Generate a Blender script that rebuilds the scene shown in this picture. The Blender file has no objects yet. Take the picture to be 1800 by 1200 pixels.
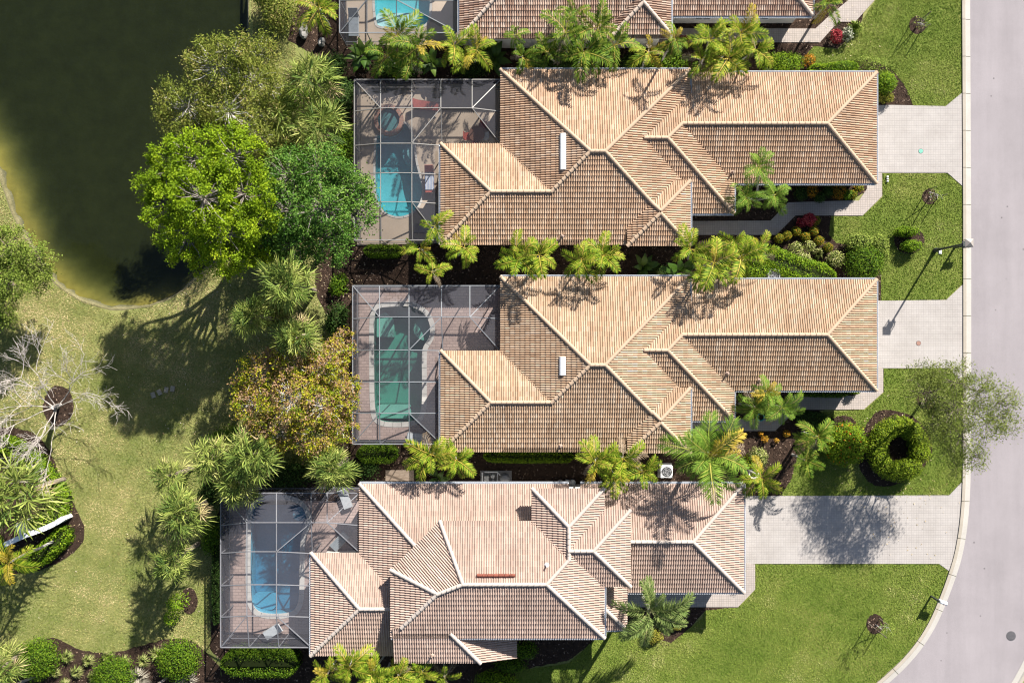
import bpy, bmesh, math, random
import numpy as np
from mathutils import Vector, Matrix
from mathutils.geometry import tessellate_polygon

# ---------------------------------------------------------------- camera, sky, sun, exposure
SC = bpy.context.scene
COL = SC.collection
CAMH = 62.0           # drone height above the ground, metres
SCL = 0.04            # metres on the ground per photo pixel
cam_d = bpy.data.cameras.new('camera')
cam_d.sensor_width = 36.0
cam_d.lens = 31.0
cam_d.clip_start = 0.5
cam_d.clip_end = 2000.0
cam = bpy.data.objects.new('camera', cam_d)
cam.location = (0, 0, CAMH)
COL.objects.link(cam)
SC.camera = cam

SUN_EL = math.radians(35.0)
SUN_AZ = math.atan2(0.515, 0.857)      # clockwise from +Y
world = bpy.data.worlds.new('World')
SC.world = world
world.use_nodes = True
wn = world.node_tree
wn.nodes.clear()
w_out = wn.nodes.new('ShaderNodeOutputWorld')
w_bg = wn.nodes.new('ShaderNodeBackground')
w_sky = wn.nodes.new('ShaderNodeTexSky')
w_sky.sky_type = 'NISHITA'
w_sky.sun_disc = False
w_sky.sun_elevation = SUN_EL
w_sky.sun_rotation = SUN_AZ
w_sky.air_density = 1.0
w_sky.dust_density = 1.0
w_bg.inputs['Strength'].default_value = 0.053
wn.links.new(w_sky.outputs[0], w_bg.inputs[0])
wn.links.new(w_bg.outputs[0], w_out.inputs[0])

sun_d = bpy.data.lights.new('sun', 'SUN')
sun_d.energy = 5.0
sun_d.angle = math.radians(0.55)
sun_d.color = (1.0, 0.955, 0.88)
sun = bpy.data.objects.new('sun', sun_d)
to_sun = Vector((math.sin(SUN_AZ) * math.cos(SUN_EL), math.cos(SUN_AZ) * math.cos(SUN_EL), math.sin(SUN_EL)))
sun.rotation_euler = to_sun.to_track_quat('Z', 'Y').to_euler()
sun.location = to_sun * 90
COL.objects.link(sun)

vs = SC.view_settings
vs.view_transform = 'Standard'
vs.look = 'None'
vs.gamma = 1.0
vs.use_curve_mapping = False
vs.exposure = 1.23
SC.render.engine = 'CYCLES'
SC.cycles.filter_width = 1.15
SC.cycles.max_bounces = 6
SC.cycles.diffuse_bounces = 3
SC.cycles.glossy_bounces = 2
SC.cycles.transmission_bounces = 4
SC.cycles.transparent_max_bounces = 10
SC.cycles.volume_bounces = 0
SC.cycles.caustics_reflective = False
SC.cycles.caustics_refractive = False

# ---------------------------------------------------------------- helpers
def P(px, py, z=0.0):
    """photo pixel + height above ground -> point of the place"""
    k = SCL * (1 - z / CAMH)
    return Vector(((px - 900) * k, (600 - py) * k, z))

def P2(px, py, z=0.0):
    v = P(px, py, z)
    return (v.x, v.y)

def setp(o, label=None, cat=None, group=None, kind=None):
    if label: o['label'] = label
    if cat: o['category'] = cat
    if group: o['group'] = group
    if kind: o['kind'] = kind
    return o

def make_mesh(name, verts, faces, mats, tint=None, mi=None, smooth=False):
    me = bpy.data.meshes.new(name)
    if isinstance(verts, np.ndarray) and isinstance(faces, np.ndarray):
        nv, nf, k = len(verts), len(faces), faces.shape[1]
        me.vertices.add(nv)
        me.vertices.foreach_set('co', verts.astype(np.float32).ravel())
        me.loops.add(nf * k)
        me.loops.foreach_set('vertex_index', faces.astype(np.int32).ravel())
        me.polygons.add(nf)
        me.polygons.foreach_set('loop_start', np.arange(0, nf * k, k, dtype=np.int32))
        me.update(calc_edges=True)
    else:
        me.from_pydata([tuple(v) for v in verts], [], [tuple(f) for f in faces])
        me.update()
    if not isinstance(mats, (list, tuple)):
        mats = [mats]
    for m in mats:
        me.materials.append(m)
    if tint is not None:
        a = me.attributes.new('tint', 'FLOAT', 'FACE')
        a.data.foreach_set('value', np.asarray(tint, dtype=np.float32))
    if mi is not None:
        me.polygons.foreach_set('material_index', np.asarray(mi, dtype=np.int32))
    if smooth:
        me.polygons.foreach_set('use_smooth', np.ones(len(me.polygons), dtype=bool))
    return me

OFF = {}
def root_off(o):
    while o is not None and o.name not in OFF:
        o = o.parent
    return OFF[o.name] if o is not None else Vector((0, 0, 0))

def link(name, me, parent=None):
    o = bpy.data.objects.new(name, me)
    COL.objects.link(o)
    if parent is not None:
        o.parent = parent
    return o

def obj(name, verts, faces, mats, parent=None, tint=None, mi=None, smooth=False):
    """one mesh object from world coordinates, under its parent"""
    if parent is not None:
        off = root_off(parent)
        if isinstance(verts, np.ndarray):
            verts = verts - np.array(off)
        else:
            verts = [Vector(v) - off for v in verts]
    me = make_mesh(name, verts, faces, mats, tint, mi, smooth)
    return link(name, me, parent)

def inst(name, me, parent, loc, rot=None, scale=None):
    """an object sharing mesh data, placed at a world location under its parent"""
    o = link(name, me, parent)
    off = root_off(parent) if parent is not None else Vector((0, 0, 0))
    o.location = Vector(loc) - off
    if rot is not None:
        if isinstance(rot, Matrix):
            o.rotation_euler = rot.to_euler()
        else:
            o.rotation_euler = rot
    if scale is not None:
        o.scale = scale if hasattr(scale, '__len__') else (scale,) * 3
    return o

def thing(name, loc, label, cat, group=None):
    o = bpy.data.objects.new(name, None)
    o.empty_display_size = 0.3
    COL.objects.link(o)
    o.location = loc
    OFF[o.name] = Vector(loc)
    return setp(o, label, cat, group)

class MB:
    """collects boxes, bars and tubes for one mesh"""
    def __init__(s):
        s.v = []; s.f = []; s.m = []
    def add(s, vs_, fs_, m=0):
        b = len(s.v)
        s.v += [Vector(v) for v in vs_]
        s.f += [[i + b for i in f] for f in fs_]
        s.m += [m] * len(fs_)
    def box(s, c, size, rz=0.0, m=0, R=None):
        c = Vector(c); hx, hy, hz = size[0] / 2, size[1] / 2, size[2] / 2
        if R is None:
            R = Matrix.Rotation(rz, 3, 'Z')
        vs_ = [c + R @ Vector((sx * hx, sy * hy, sz * hz)) for sz in (-1, 1) for sy in (-1, 1) for sx in (-1, 1)]
        s.add(vs_, [(0, 2, 3, 1), (4, 5, 7, 6), (0, 1, 5, 4), (2, 6, 7, 3), (0, 4, 6, 2), (1, 3, 7, 5)], m)
    def bar(s, a, b, w, h=None, m=0):
        a = Vector(a); b = Vector(b); h = h or w
        d = (b - a); L = d.length
        if L < 1e-6: return
        d /= L
        up = Vector((0, 0, 1)) if abs(d.z) < 0.95 else Vector((0, 1, 0))
        x = d.cross(up).normalized(); y = x.cross(d)
        R = Matrix((x, d, y)).transposed()
        s.box((a + b) / 2, (w, L, h), R=R, m=m)
    def tube(s, pts, rad, n=6, m=0, cap=True):
        pts = [Vector(p) for p in pts]
        if not hasattr(rad, '__len__'): rad = [rad] * len(pts)
        rings = []; vs_ = []
        for i, p in enumerate(pts):
            d = (pts[min(i + 1, len(pts) - 1)] - pts[max(i - 1, 0)])
            d = d.normalized() if d.length > 1e-9 else Vector((0, 0, 1))
            up = Vector((0, 0, 1)) if abs(d.z) < 0.9 else Vector((1, 0, 0))
            x = d.cross(up).normalized(); y = x.cross(d)
            for k in range(n):
                a = 2 * math.pi * k / n
                vs_.append(p + (x * math.cos(a) + y * math.sin(a)) * rad[i])
        fs_ = []
        for i in range(len(pts) - 1):
            for k in range(n):
                k2 = (k + 1) % n
                fs_.append((i * n + k, i * n + k2, (i + 1) * n + k2, (i + 1) * n + k))
        if cap:
            fs_.append(tuple(range(n))[::-1]); b = (len(pts) - 1) * n
            fs_.append(tuple(range(b, b + n)))
        s.add(vs_, fs_, m)
    def lathe(s, c, prof, n=20, m=0):
        c = Vector(c); vs_ = []; fs_ = []
        for (r, z) in prof:
            for k in range(n):
                a = 2 * math.pi * k / n
                vs_.append(c + Vector((r * math.cos(a), r * math.sin(a), z)))
        for i in range(len(prof) - 1):
            for k in range(n):
                k2 = (k + 1) % n
                fs_.append((i * n + k, i * n + k2, (i + 1) * n + k2, (i + 1) * n + k))
        fs_.append(tuple(range(n))[::-1]); b = (len(prof) - 1) * n
        fs_.append(tuple(range(b, b + n)))
        s.add(vs_, fs_, m)
    def prism(s, poly, z0, z1, m=0, sides=True, bottom=True):
        n = len(poly)
        vs_ = [Vector((p[0], p[1], z0)) for p in poly] + [Vector((p[0], p[1], z1)) for p in poly]
        fs_ = [tuple(range(n, 2 * n))]
        if bottom: fs_.append(tuple(range(n))[::-1])
        if sides:
            for i in range(n):
                j = (i + 1) % n
                fs_.append((i, j, n + j, n + i))
        s.add(vs_, fs_, m)
    def build(s, name, mats, parent=None, smooth=False):
        return obj(name, s.v, s.f, mats, parent, mi=s.m if isinstance(mats, (list, tuple)) else None, smooth=smooth)

def area2(poly):
    return 0.5 * sum(poly[i][0] * poly[(i + 1) % len(poly)][1] - poly[(i + 1) % len(poly)][0] * poly[i][1] for i in range(len(poly)))

def ccw(poly):
    return list(poly) if area2(poly) > 0 else list(poly)[::-1]

def wob(poly, step=0.5, amp=0.06, seed=1):
    """subdivide an outline and roughen it"""
    r = random.Random(seed); out = []
    for i in range(len(poly)):
        a = poly[i]; b = poly[(i + 1) % len(poly)]
        L = math.hypot(b[0] - a[0], b[1] - a[1]); n = max(1, int(L / step))
        for k in range(n):
            t = k / n
            out.append((a[0] + (b[0] - a[0]) * t + r.uniform(-amp, amp), a[1] + (b[1] - a[1]) * t + r.uniform(-amp, amp)))
    return out

def smooth_poly(pts, it=2, closed=True):
    """corner cutting: a rounded outline"""
    for _ in range(it):
        q = []; n = len(pts)
        for i in range(n if closed else n - 1):
            a = pts[i]; b = pts[(i + 1) % n]
            q.append((a[0] * .75 + b[0] * .25, a[1] * .75 + b[1] * .25))
            q.append((a[0] * .25 + b[0] * .75, a[1] * .25 + b[1] * .75))
        if not closed:
            q = [pts[0]] + q + [pts[-1]]
        pts = q
    return pts

def sheet(name, poly, z, m, holes=(), parent=None, kind='structure', thick=None):
    loops = [[Vector((p[0], p[1], 0)) for p in poly]] + [[Vector((p[0], p[1], 0)) for p in h] for h in holes]
    tris = tessellate_polygon(loops)
    flat = [v for lp in loops for v in lp]
    verts = [Vector((v.x, v.y, z)) for v in flat]
    faces = []
    for t in tris:
        a, b, c = (flat[i] for i in t)
        cr = (b - a).cross(c - a).z
        if abs(cr) < 1e-9: continue
        faces.append(t if cr > 0 else t[::-1])
    if thick:
        base = 0; n0 = len(verts)
        verts += [Vector((v.x, v.y, z - thick)) for v in flat]
        for li, lp in enumerate(loops):
            k = len(lp)
            pos = area2([(v.x, v.y) for v in lp]) > 0
            if li: pos = not pos
            for i in range(k):
                j = (i + 1) % k
                a, b = base + i, base + j
                faces.append((a + n0, b + n0, b, a) if pos else (a, b, b + n0, a + n0))
            base += k
    o = obj(name, verts, faces, m, parent)
    if parent is None and kind: o['kind'] = kind
    return o

def in_poly(x, y, poly):
    """numpy point in polygon"""
    inside = np.zeros(len(x), bool)
    n = len(poly)
    for i in range(n):
        x0, y0 = poly[i]; x1, y1 = poly[(i + 1) % n]
        if y0 == y1: continue
        c = ((y0 > y) != (y1 > y)) & (x < (x1 - x0) * (y - y0) / (y1 - y0) + x0)
        inside ^= c
    return inside

def pp(lst, z=0.0):
    return [P2(a, b, z) for a, b in lst]

# ---------------------------------------------------------------- materials
def newmat(name):
    m = bpy.data.materials.new(name)
    m.use_nodes = True
    nt = m.node_tree
    nt.nodes.clear()
    return m, nt, nt.nodes.new('ShaderNodeOutputMaterial')

def N(nt, t, **kw):
    n = nt.nodes.new(t)
    for k, v in kw.items():
        if k in n.inputs: n.inputs[k].default_value = v
        else: setattr(n, k, v)
    return n

def c4(c):
    return (c[0], c[1], c[2], 1.0)

def ramp(nt, stops, interp='LINEAR'):
    r = nt.nodes.new('ShaderNodeValToRGB')
    r.color_ramp.interpolation = interp
    e = r.color_ramp.elements
    while len(e) < len(stops): e.new(0.5)
    for i, (p, c) in enumerate(stops):
        e[i].position = p; e[i].color = c4(c)
    return r

def noisy(name, stops, scale=1.0, detail=6.0, rough=0.85, bump=0.0, bscale=None, spec=0.3, scale2=None, amt2=0.5, metallic=0.0, rough_n=0.6, stretch=None):
    """world-space noise through a ramp, optional second fine noise, bump"""
    m, nt, out = newmat(name)
    g = N(nt, 'ShaderNodeNewGeometry')
    vec = g.outputs['Position']
    if stretch:
        mp = N(nt, 'ShaderNodeMapping'); mp.inputs['Scale'].default_value = stretch
        nt.links.new(vec, mp.inputs[0]); vec = mp.outputs[0]
    n1 = N(nt, 'ShaderNodeTexNoise', Scale=scale, Detail=detail, Roughness=rough_n)
    nt.links.new(vec, n1.inputs['Vector'])
    fac = n1.outputs['Fac']
    if scale2:
        n2 = N(nt, 'ShaderNodeTexNoise', Scale=scale2, Detail=4.0, Roughness=0.7)
        nt.links.new(vec, n2.inputs['Vector'])
        mx = N(nt, 'ShaderNodeMix'); mx.data_type = 'FLOAT'; mx.inputs[0].default_value = amt2
        nt.links.new(fac, mx.inputs[2]); nt.links.new(n2.outputs['Fac'], mx.inputs[3])
        fac = mx.outputs[0]
    r = ramp(nt, stops)
    nt.links.new(fac, r.inputs[0])
    b = N(nt, 'ShaderNodeBsdfPrincipled', Roughness=rough, Metallic=metallic)
    b.inputs['Specular IOR Level'].default_value = spec
    nt.links.new(r.outputs[0], b.inputs['Base Color'])
    if bump:
        n3 = N(nt, 'ShaderNodeTexNoise', Scale=bscale or scale * 3, Detail=5.0, Roughness=0.7)
        nt.links.new(vec, n3.inputs['Vector'])
        bp = N(nt, 'ShaderNodeBump', Strength=1.0, Distance=bump)
        nt.links.new(n3.outputs['Fac'], bp.inputs['Height'])
        nt.links.new(bp.outputs[0], b.inputs['Normal'])
    nt.links.new(b.outputs[0], out.inputs[0])
    return m

def plain(name, c, rough=0.6, spec=0.4, metallic=0.0, var=0.12, scale=6.0):
    a = tuple(max(0, x * (1 - var)) for x in c); b_ = tuple(min(1, x * (1 + var)) for x in c)
    return noisy(name, [(0.3, a), (0.7, b_)], scale=scale, rough=rough, spec=spec, metallic=metallic)

def tinted(name, stops, rough=0.7, spec=0.2, trans=0.0, transc=None, wear=None, interp='LINEAR', objvar=0.0):
    """colour picked by the per-face 'tint' attribute"""
    m, nt, out = newmat(name)
    at = N(nt, 'ShaderNodeAttribute'); at.attribute_name = 'tint'
    fac = at.outputs['Fac']
    if objvar:
        oi = N(nt, 'ShaderNodeObjectInfo')
        ma = N(nt, 'ShaderNodeMath', operation='MULTIPLY_ADD')
        ma.inputs[1].default_value = objvar; nt.links.new(oi.outputs['Random'], ma.inputs[0])
        sb = N(nt, 'ShaderNodeMath', operation='SUBTRACT'); sb.inputs[1].default_value = objvar / 2
        nt.links.new(fac, ma.inputs[2]); nt.links.new(ma.outputs[0], sb.inputs[0])
        fac = sb.outputs[0]
    r = ramp(nt, stops, interp)
    nt.links.new(fac, r.inputs[0])
    colr = r.outputs[0]
    if wear:
        g = N(nt, 'ShaderNodeNewGeometry')
        n1 = N(nt, 'ShaderNodeTexNoise', Scale=wear[0], Detail=6.0, Roughness=0.65)
        nt.links.new(g.outputs['Position'], n1.inputs['Vector'])
        rr = ramp(nt, [(0.35, (wear[1],) * 3), (0.65, (wear[2],) * 3)])
        nt.links.new(n1.outputs['Fac'], rr.inputs[0])
        mx = N(nt, 'ShaderNodeMix'); mx.data_type = 'RGBA'; mx.blend_type = 'MULTIPLY'; mx.inputs[0].default_value = 1.0
        nt.links.new(colr, mx.inputs[6]); nt.links.new(rr.outputs[0], mx.inputs[7])
        colr = mx.outputs[2]
    b = N(nt, 'ShaderNodeBsdfPrincipled', Roughness=rough)
    b.inputs['Specular IOR Level'].default_value = spec
    nt.links.new(colr, b.inputs['Base Color'])
    if trans:
        t = N(nt, 'ShaderNodeBsdfTranslucent')
        nt.links.new(colr, t.inputs[0])
        ms = N(nt, 'ShaderNodeMixShader', Fac=trans)
        nt.links.new(b.outputs[0], ms.inputs[1]); nt.links.new(t.outputs[0], ms.inputs[2])
        nt.links.new(ms.outputs[0], out.inputs[0])
    else:
        nt.links.new(b.outputs[0], out.inputs[0])
    return m

def pavers(name, c1, c2, cm, size=0.2, ratio=1.0, rot=0.0, stain=0.85, bias=0.0):
    m, nt, out = newmat(name)
    g = N(nt, 'ShaderNodeNewGeometry')
    mp = N(nt, 'ShaderNodeMapping'); mp.inputs['Rotation'].default_value = (0, 0, rot)
    nt.links.new(g.outputs['Position'], mp.inputs[0])
    br = N(nt, 'ShaderNodeTexBrick', Scale=1.0)
    br.inputs['Color1'].default_value = c4(c1); br.inputs['Color2'].default_value = c4(c2); br.inputs['Mortar'].default_value = c4(cm)
    br.inputs['Mortar Size'].default_value = size * 0.09
    br.inputs['Mortar Smooth'].default_value = 0.4
    br.inputs['Brick Width'].default_value = size * ratio; br.inputs['Row Height'].default_value = size
    br.inputs['Bias'].default_value = bias
    br.offset = 0.5 if ratio > 1.2 else 0.0
    nt.links.new(mp.outputs[0], br.inputs['Vector'])
    n1 = N(nt, 'ShaderNodeTexNoise', Scale=0.7, Detail=6.0, Roughness=0.65)
    nt.links.new(g.outputs['Position'], n1.inputs['Vector'])
    rr = ramp(nt, [(0.3, (stain, stain * 0.99, stain * 0.98)), (0.65, (1, 1, 1))])
    nt.links.new(n1.outputs['Fac'], rr.inputs[0])
    mx = N(nt, 'ShaderNodeMix'); mx.data_type = 'RGBA'; mx.blend_type = 'MULTIPLY'; mx.inputs[0].default_value = 1.0
    nt.links.new(br.outputs['Color'], mx.inputs[6]); nt.links.new(rr.outputs[0], mx.inputs[7])
    b = N(nt, 'ShaderNodeBsdfPrincipled', Roughness=0.85)
    b.inputs['Specular IOR Level'].default_value = 0.25
    nt.links.new(mx.outputs[2], b.inputs['Base Color'])
    bp = N(nt, 'ShaderNodeBump', Strength=0.6, Distance=0.012); bp.invert = True
    nt.links.new(br.outputs['Fac'], bp.inputs['Height'])
    nt.links.new(bp.outputs[0], b.inputs['Normal'])
    nt.links.new(b.outputs[0], out.inputs[0])
    return m

def water_mat(name, sigma, wave=0.02, wscale=1.2, base=(0, 0, 0)):
    """clear surface with fresnel gloss over an absorbing body of water"""
    m, nt, out = newmat(name)
    g = N(nt, 'ShaderNodeNewGeometry')
    n1 = N(nt, 'ShaderNodeTexNoise', Scale=wscale, Detail=3.0, Roughness=0.6)
    nt.links.new(g.outputs['Position'], n1.inputs['Vector'])
    bp = N(nt, 'ShaderNodeBump', Strength=1.0, Distance=wave)
    nt.links.new(n1.outputs['Fac'], bp.inputs['Height'])
    lw = N(nt, 'ShaderNodeLayerWeight', Blend=0.5)
    nt.links.new(bp.outputs[0], lw.inputs['Normal'])
    pw = N(nt, 'ShaderNodeMath', operation='POWER'); pw.inputs[1].default_value = 5.0
    nt.links.new(lw.outputs['Facing'], pw.inputs[0])
    fr = N(nt, 'ShaderNodeMath', operation='MULTIPLY_ADD'); fr.inputs[1].default_value = 0.9; fr.inputs[2].default_value = 0.025
    nt.links.new(pw.outputs[0], fr.inputs[0])
    t = N(nt, 'ShaderNodeBsdfTransparent')
    gl = N(nt, 'ShaderNodeBsdfGlossy', Roughness=0.08)
    nt.links.new(bp.outputs[0], gl.inputs['Normal'])
    ms = N(nt, 'ShaderNodeMixShader')
    nt.links.new(fr.outputs[0], ms.inputs[0]); nt.links.new(t.outputs[0], ms.inputs[1]); nt.links.new(gl.outputs[0], ms.inputs[2])
    nt.links.new(ms.outputs[0], out.inputs['Surface'])
    mxs = max(sigma)
    va = N(nt, 'ShaderNodeVolumeAbsorption', Density=mxs)
    va.inputs['Color'].default_value = tuple(1 - s / mxs for s in sigma) + (1.0,)
    nt.links.new(va.outputs[0], out.inputs['Volume'])
    return m

def screen_mat(name, fac, c):
    m, nt, out = newmat(name)
    t = N(nt, 'ShaderNodeBsdfTransparent'); d = N(nt, 'ShaderNodeBsdfDiffuse')
    d.inputs[0].default_value = c4(c)
    g = N(nt, 'ShaderNodeNewGeometry')
    n1 = N(nt, 'ShaderNodeTexNoise', Scale=0.9, Detail=5.0)
    nt.links.new(g.outputs['Position'], n1.inputs['Vector'])
    mr = N(nt, 'ShaderNodeMapRange'); mr.inputs[1].default_value = 0.3; mr.inputs[2].default_value = 0.7
    mr.inputs[3].default_value = fac * 0.9; mr.inputs[4].default_value = fac * 1.12
    nt.links.new(n1.outputs['Fac'], mr.inputs[0])
    ms = N(nt, 'ShaderNodeMixShader')
    nt.links.new(mr.outputs[0], ms.inputs[0]); nt.links.new(t.outputs[0], ms.inputs[1]); nt.links.new(d.outputs[0], ms.inputs[2])
    nt.links.new(ms.outputs[0], out.inputs[0])
    return m

M = {}
M['dry_lawn'] = noisy('dry_lawn_soil', [(0.25, (.10, .145, .035)), (0.45, (.17, .19, .06)), (0.6, (.25, .245, .09)), (0.8, (.36, .32, .15))], scale=0.22, scale2=7.0, amt2=0.55, bump=0.03, bscale=9, rough=0.95, spec=0.1)
M['lush_lawn'] = noisy('lush_lawn_soil', [(0.25, (.075, .115, .018)), (0.5, (.125, .165, .03)), (0.68, (.21, .21, .06)), (0.85, (.30, .26, .11))], scale=0.3, scale2=7.0, amt2=0.55, bump=0.03, bscale=9, rough=0.95, spec=0.1)
M['mulch'] = noisy('bark_mulch', [(0.2, (.012, .008, .006)), (0.45, (.035, .022, .016)), (0.62, (.065, .042, .03)), (0.8, (.15, .10, .075))], scale=2.0, scale2=22.0, amt2=0.65, bump=0.06, bscale=14, rough=0.95, spec=0.1)
def asphalt():
    m, nt, out = newmat('pale_asphalt')
    g = N(nt, 'ShaderNodeNewGeometry')
    mp = N(nt, 'ShaderNodeMapping'); mp.inputs['Scale'].default_value = (1.0, 0.09, 1.0)
    nt.links.new(g.outputs['Position'], mp.inputs[0])
    def noise(sc, det, vec, lo, hi, p0=.35, p1=.65):
        n = N(nt, 'ShaderNodeTexNoise', Scale=sc, Detail=det, Roughness=.65); nt.links.new(vec, n.inputs['Vector'])
        r = ramp(nt, [(p0, (lo,) * 3), (p1, (hi,) * 3)]); nt.links.new(n.outputs['Fac'], r.inputs[0]); return r.outputs[0]
    layers = [noise(.9, 4, mp.outputs[0], .93, 1.03), noise(.35, 6, g.outputs['Position'], .94, 1.04), noise(38, 3, g.outputs['Position'], .9, 1.08)]
    v = N(nt, 'ShaderNodeTexVoronoi', Scale=.8); nt.links.new(g.outputs['Position'], v.inputs['Vector'])
    r = ramp(nt, [(.0, (.35,) * 3), (.035, (.55,) * 3), (.06, (1, 1, 1))]); nt.links.new(v.outputs['Distance'], r.inputs[0]); layers.append(r.outputs[0])
    col = None
    base = N(nt, 'ShaderNodeRGB'); base.outputs[0].default_value = (.272, .246, .255, 1); col = base.outputs[0]
    for l in layers:
        mx = N(nt, 'ShaderNodeMix'); mx.data_type = 'RGBA'; mx.blend_type = 'MULTIPLY'; mx.inputs[0].default_value = 1.0
        nt.links.new(col, mx.inputs[6]); nt.links.new(l, mx.inputs[7]); col = mx.outputs[2]
    b = N(nt, 'ShaderNodeBsdfPrincipled', Roughness=.9); b.inputs['Specular IOR Level'].default_value = .2
    nt.links.new(col, b.inputs['Base Color']); nt.links.new(b.outputs[0], out.inputs[0]); return m
M['asphalt'] = asphalt()
M['kerb'] = noisy('kerb_concrete', [(0.3, (.33, .31, .28)), (0.7, (.44, .415, .38))], scale=0.8, scale2=14.0, amt2=0.5, rough=0.85, spec=0.2)
M['kerb_back'] = noisy('kerb_back_concrete', [(0.3, (.29, .255, .21)), (0.7, (.40, .355, .295))], scale=0.8, scale2=14.0, amt2=0.5, rough=0.85, spec=0.2)
M['drive'] = pavers('driveway_pavers', (.395, .364, .342), (.375, .346, .328), (.345, .317, .30), size=0.17, ratio=1.0, stain=0.84)
M['path'] = pavers('path_pavers', (.41, .355, .32), (.36, .315, .29), (.27, .24, .215), size=0.16, ratio=1.0, stain=0.86)
M['deck_tan'] = noisy('deck_concrete', [(0.3, (.42, .335, .26)), (0.7, (.52, .425, .335))], scale=0.7, scale2=18, amt2=0.4, rough=0.85, spec=0.2)
M['deck_paver'] = pavers('deck_pavers', (.46, .35, .315), (.37, .275, .25), (.27, .21, .19), size=0.2, ratio=2.0, stain=0.85)
M['deck_dark'] = noisy('patio_concrete', [(0.3, (.22, .205, .20)), (0.7, (.30, .28, .27))], scale=0.8, scale2=16, amt2=0.4, rough=0.85, spec=0.2)
M['coping'] = noisy('pale_coping', [(0.3, (.46, .44, .41)), (0.7, (.58, .555, .525))], scale=2.0, rough=0.7)
M['coping_brick'] = pavers('brick_coping', (.36, .16, .11), (.45, .27, .21), (.3, .24, .2), size=0.22, ratio=1.0)
M['plaster'] = noisy('pool_plaster', [(0.3, (.62, .66, .66)), (0.7, (.76, .78, .78))], scale=1.0, scale2=6.0, amt2=0.5, rough=0.6)
M['plaster_aqua'] = noisy('aqua_plaster', [(0.35, (.36, .66, .70)), (0.65, (.52, .78, .80))], scale=1.0, scale2=7.0, amt2=0.6, rough=0.6)
M['plaster_green'] = noisy('green_plaster', [(0.35, (.26, .46, .40)), (0.65, (.36, .55, .48))], scale=1.0, scale2=6.0, amt2=0.5, rough=0.6)
M['plaster_blue'] = noisy('blue_plaster', [(0.35, (.12, .38, .52)), (0.65, (.19, .47, .60))], scale=1.0, scale2=6.0, amt2=0.5, rough=0.6)
M['spa_teal'] = plain('dark_teal_plaster', (.07, .19, .20), rough=.5)
M['stucco'] = noisy('white_stucco', [(0.3, (.58, .56, .52)), (0.7, (.70, .68, .64))], scale=0.8, scale2=20, amt2=0.4, bump=0.004, bscale=40, rough=0.9, spec=0.2)
M['glass'] = plain('window_glass', (.02, .025, .03), rough=0.08, spec=0.6)
M['white_metal'] = plain('white_painted_metal', (.72, .73, .74), rough=0.4)
M['gutter'] = plain('gutter_metal', (.62, .65, .70), rough=0.4)
M['beam_tan'] = plain('cage_beam_tan', (.21, .20, .19), rough=0.45)
M['beam_grey'] = plain('cage_beam_grey', (.185, .195, .21), rough=0.45)
M['beam_lilac'] = plain('cage_beam_lilac', (.19, .19, .205), rough=0.45)
M['screen_dark'] = screen_mat('dark_insect_screen', 0.38, (.06, .06, .072))
M['screen_mid'] = screen_mat('grey_insect_screen', 0.34, (.09, .09, .105))
M['screen_pale'] = screen_mat('pale_insect_screen', 0.29, (.125, .125, .145))
M['lake'] = water_mat('lake_water', (.74, .63, .52), wave=0.012, wscale=2.5)
M['pool_aqua'] = water_mat('pool_water_aqua', (.50, .15, .12), wave=0.02, wscale=3.0)
M['pool_green'] = water_mat('pool_water_green', (.70, .27, .33), wave=0.02, wscale=3.0)
M['pool_blue'] = water_mat('pool_water_blue', (.60, .28, .20), wave=0.02, wscale=3.0)
M['lakebed'] = noisy('lake_bed_sand', [(0.25, (.14, .115, .020)), (0.5, (.18, .15, .026)), (0.75, (.23, .19, .034))], scale=0.9, scale2=4.0, amt2=0.25, bump=0.03, bscale=1.5, rough=0.95)
M['bank'] = noisy('sandy_bank', [(0.3, (.07, .07, .03)), (0.5, (.14, .125, .06)), (0.75, (.25, .22, .14))], scale=1.5, scale2=10, amt2=0.5, bump=0.04, bscale=8, rough=0.95)
PEACH = [(0.0, (.37, .235, .15)), (0.25, (.42, .278, .182)), (0.5, (.455, .312, .21)), (0.75, (.49, .352, .248)), (1.0, (.54, .42, .32))]
PINK = [(0.0, (.37, .265, .215)), (0.3, (.405, .297, .242)), (0.6, (.435, .322, .265)), (1.0, (.49, .38, .315))]
BROWN = [(0.0, (.24, .15, .11)), (0.3, (.35, .225, .165)), (0.6, (.45, .32, .245)), (1.0, (.56, .45, .37))]
M['tile_peach'] = tinted('roof_tile_peach', PEACH, rough=0.8, spec=0.2, wear=(0.6, 0.80, 1.06))
M['tile_tan'] = tinted('roof_tile_tan', [(p, (c[0] * .97, c[1] * 1.0, c[2] * 1.0)) for p, c in PEACH], rough=0.8, spec=0.2, wear=(0.5, 0.80, 1.05))
M['tile_pink'] = tinted('roof_tile_pink', PINK, rough=0.8, spec=0.2, wear=(0.5, 0.82, 1.06))
M['tile_brown'] = tinted('roof_tile_brown', BROWN, rough=0.8, spec=0.2, wear=(0.4, 0.85, 1.03))
M['cap_peach'] = noisy('ridge_tile_peach', [(0.3, (.37, .265, .185)), (0.7, (.45, .335, .24))], scale=1.5, scale2=9, rough=0.8, spec=0.2)
M['cap_white'] = noisy('ridge_tile_pale', [(0.3, (.385, .325, .285)), (0.7, (.47, .41, .365))], scale=1.5, scale2=9, rough=0.8, spec=0.2)
M['cap_grey'] = noisy('ridge_tile_greyed', [(0.3, (.40, .31, .25)), (0.7, (.52, .43, .36))], scale=1.5, scale2=9, rough=0.8, spec=0.2)
M['underlay'] = plain('roof_underlay', (.10, .075, .06), rough=0.9)
M['bark'] = noisy('tree_bark', [(0.3, (.10, .08, .06)), (0.7, (.24, .20, .16))], scale=5, bump=0.02, rough=0.95)
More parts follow.
